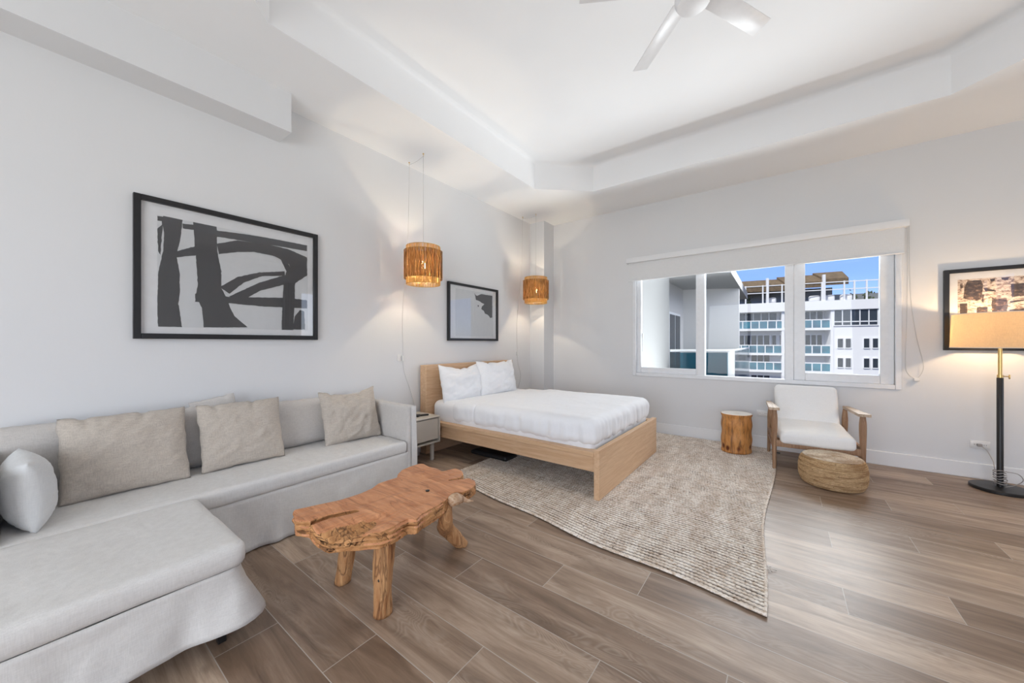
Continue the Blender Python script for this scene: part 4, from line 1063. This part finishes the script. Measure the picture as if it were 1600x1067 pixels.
def far_window(u0, u1, z0, z1, d, n=1, transom=None):
    b = B(); fbox(b, u0, u1, d-.05, d+.06, z0, z1); w = obj('window', b, M_darkglass, far, smooth=False)
    b = B(); f = .045 if n > 1 else .02
    for k in range(n+1): uu = u0+(u1-u0)*k/n; fbox(b, uu-f, uu+f, d, d+.12, z0, z1)
    fbox(b, u0, u1, d, d+.12, z0-.05, z0+.06); fbox(b, u0, u1, d, d+.12, z1-.06, z1+.05)
    if transom: fbox(b, u0, u1, d, d+.12, transom-.06, transom+.06)
    obj('mullions', b, M_rail, w, smooth=False)
def far_balcony(u0, u1, zs, n, d=0.0):
    b = B(); fbox(b, u0, u1, -2, d+.05, zs-.14, zs+.14); obj('balcony_slab', b, M_bldg, far, smooth=False)
    b = B(); fbox(b, u0+.1, u1-.1, d-.08, d-.04, zs+.16, zs+1.02); obj('balcony_glass', b, M_tealf, far, smooth=False)
    b = B(); fbox(b, u0, u1, d-.12, d, zs+1.05, zs+1.16)
    for k in range(n+1): uu = u0+.05+(u1-u0-.1)*k/n; fbox(b, uu-.05, uu+.05, d-.1, d, zs, zs+1.1)
    obj('balcony_rail', b, M_rail, far, smooth=False)
zs1, zs2, zs3 = Zf(602), Zf(795), Zf(928)
# window rows behind the balconies sit two metres back
def UZ(a0, a1, dep=-1.95): return U(a0), U(a1)
for zs, segs in ((zs1, [(80,385,5),(405,425,1),(545,750,4)]), (zs2, [(80,330,5),(345,380,1),(405,425,1),(560,745,4)]), (zs3, [(180,330,3),(545,612,2)]), (zs3-3.1, [(180,330,3),(545,612,2)])):
    for a0, a1, n_ in segs: far_window(U(a0)*1.0, U(a1), zs+.2, zs+2.45, -1.95, n_)
for u0, u1, zs, n_ in ((U(-200), U(425), zs1, 10), (U(-200), U(400), zs2, 10), (U(-200), U(400), zs3, 10), (U(-200), U(400), zs3-3.1, 10), (U(425), U(768), zs1, 5), (U(420), U(770), zs2, 5), (U(420), U(770), zs3, 5)):
    far_balcony(u0, u1, zs, n_)
b = B(); fbox(b, U(395), U(415), -.5, .0, -30, zroofb); fbox(b, U(-60), U(-40), -.5, .0, -30, zroofb); fbox(b, U(766), U(786), -.2, .1, -30, zroofb); obj('column', b, M_bldg, far, smooth=False)
far_window(U(788), U(1560), Zf(580), Zf(462), .0, 11, Zf(551))
for zc0, zc1 in ((745,672),(888,815),(1030,958)):
    for a0, a1 in ((815,859),(875,918),(1013,1058),(1080,1124),(1215,1260),(1280,1324)):
        far_window(U(a0), U(a1), Zf(zc0), Zf(zc1), .0, 1)
# roof terrace
tr_ = thing('roof_terrace', 'roof terrace with white posts, glass screens and brown canopy on the far block', 'terrace', (0, 56, zroof))
ztt = Zf(258)
M_awn = wood('brown_canopy', srgb(120,102,80), srgb(92,78,62), srgb(70,60,50), 1, .2, .9, 6, .1)
M_screen = plain('smoked_screen', (.16,.17,.17), .2)
b = B()
posts = (-120,-60,0,60,120,250,285,395,425,545,697,865,942,1035,1130,1230,1330)
for a in posts: fbox(b, U(a)-.07, U(a)+.07, .05, .2, zroof, ztt+.1)
for a in (285, 712): fbox(b, U(a)-.13, U(a)+.13, -.1, .25, zroof, Zf(198))
for zz in (ztt, (zroof+ztt)/2+.2): fbox(b, U(-200), U(1400), .08, .18, zz-.05, zz+.05)
obj('post_frame', b, M_rail, tr_, smooth=False)
b = B(); fbox(b, U(-200), U(860), -3.5, -3.4, zroof, ztt-.2); fbox(b, U(860), U(1400), -5.5, -5.4, zroof, ztt-.9); obj('screen_wall', b, M_screen, tr_, smooth=False)
b = B()
zc = Zf(215)
for u0, u1, za, zb_ in ((U(-200), U(420), Zf(238), Zf(222)), (U(420), U(720), Zf(228), Zf(205)), (U(720), U(900), Zf(215), Zf(190))):
    P = [FA+FD*u0+FN*.1, FA+FD*u1+FN*.1, FA+FD*(u1+.8)-FN*4.5, FA+FD*u0-FN*4.5]
    lo = [b.verts.new((p.x,p.y,z_)) for p, z_ in zip(P, (za-1.0, za-1.0, zb_+.1, zb_+.1))]; hi = [b.verts.new((v.co.x, v.co.y, v.co.z+.75)) for v in lo]
    b.faces.new(lo[::-1]); b.faces.new(hi)
    for k in range(4): b.faces.new((lo[k], lo[(k+1)%4], hi[(k+1)%4], hi[k]))
obj('canopy', b, M_awn, tr_, smooth=False)
M_leaf = plain('terrace_leaf', srgb(70,84,52), .8)
rr = random.Random(5)
for a, s_, where in ((165,.6,'leftmost'),(985,.7,'right of the canopy'),(1100,.8,'rightmost')):
    b = B(); u = U(a); c0 = FA+FD*u-FN*1.9
    for k in range(26):
        w = Vector((rr.gauss(0,.3), rr.gauss(0,.25), abs(rr.gauss(.6,.35))))*s_
        m = Matrix.Translation((c0.x+w.x, c0.y+w.y, zroof+.3+w.z)) @ Matrix.Rotation(rr.random()*6, 4, (rr.random(), rr.random(), rr.random()+.1))
        bmesh.ops.create_icosphere(b, subdivisions=1, radius=.16*s_, matrix=m @ Matrix.Scale(.5, 4, (0,0,1)))
    box(b, c0.x-.25, c0.x+.25, c0.y-.25, c0.y+.25, zroof+.01, zroof+.45)
    o = obj('terrace_planter', b, M_leaf, smooth=False); tag(loc(o, (c0.x, c0.y, zroof)), 'leafy potted plant behind the roof terrace railing, '+where, 'plant', 'potted plants on the roof terrace')
for a, where in ((325,'seen through the middle pane'), (660,'first from the left in the right pane'), (770,'second from the left in the right pane'), (905,'third from the left in the right pane')):
    b = B(); u = U(a); c0 = FA+FD*u-FN*.9
    rbox(b, (c0.x-.55, c0.y-.4, zroof+.01), (c0.x+.55, c0.y+.4, zroof+.75), .2, .2)
    o = obj('outdoor_sofa', b, M_bldg, angle=180); tag(loc(o, (c0.x, c0.y, zroof)), 'white outdoor seat on the roof terrace, '+where, 'seat', 'outdoor seats on the roof terrace')
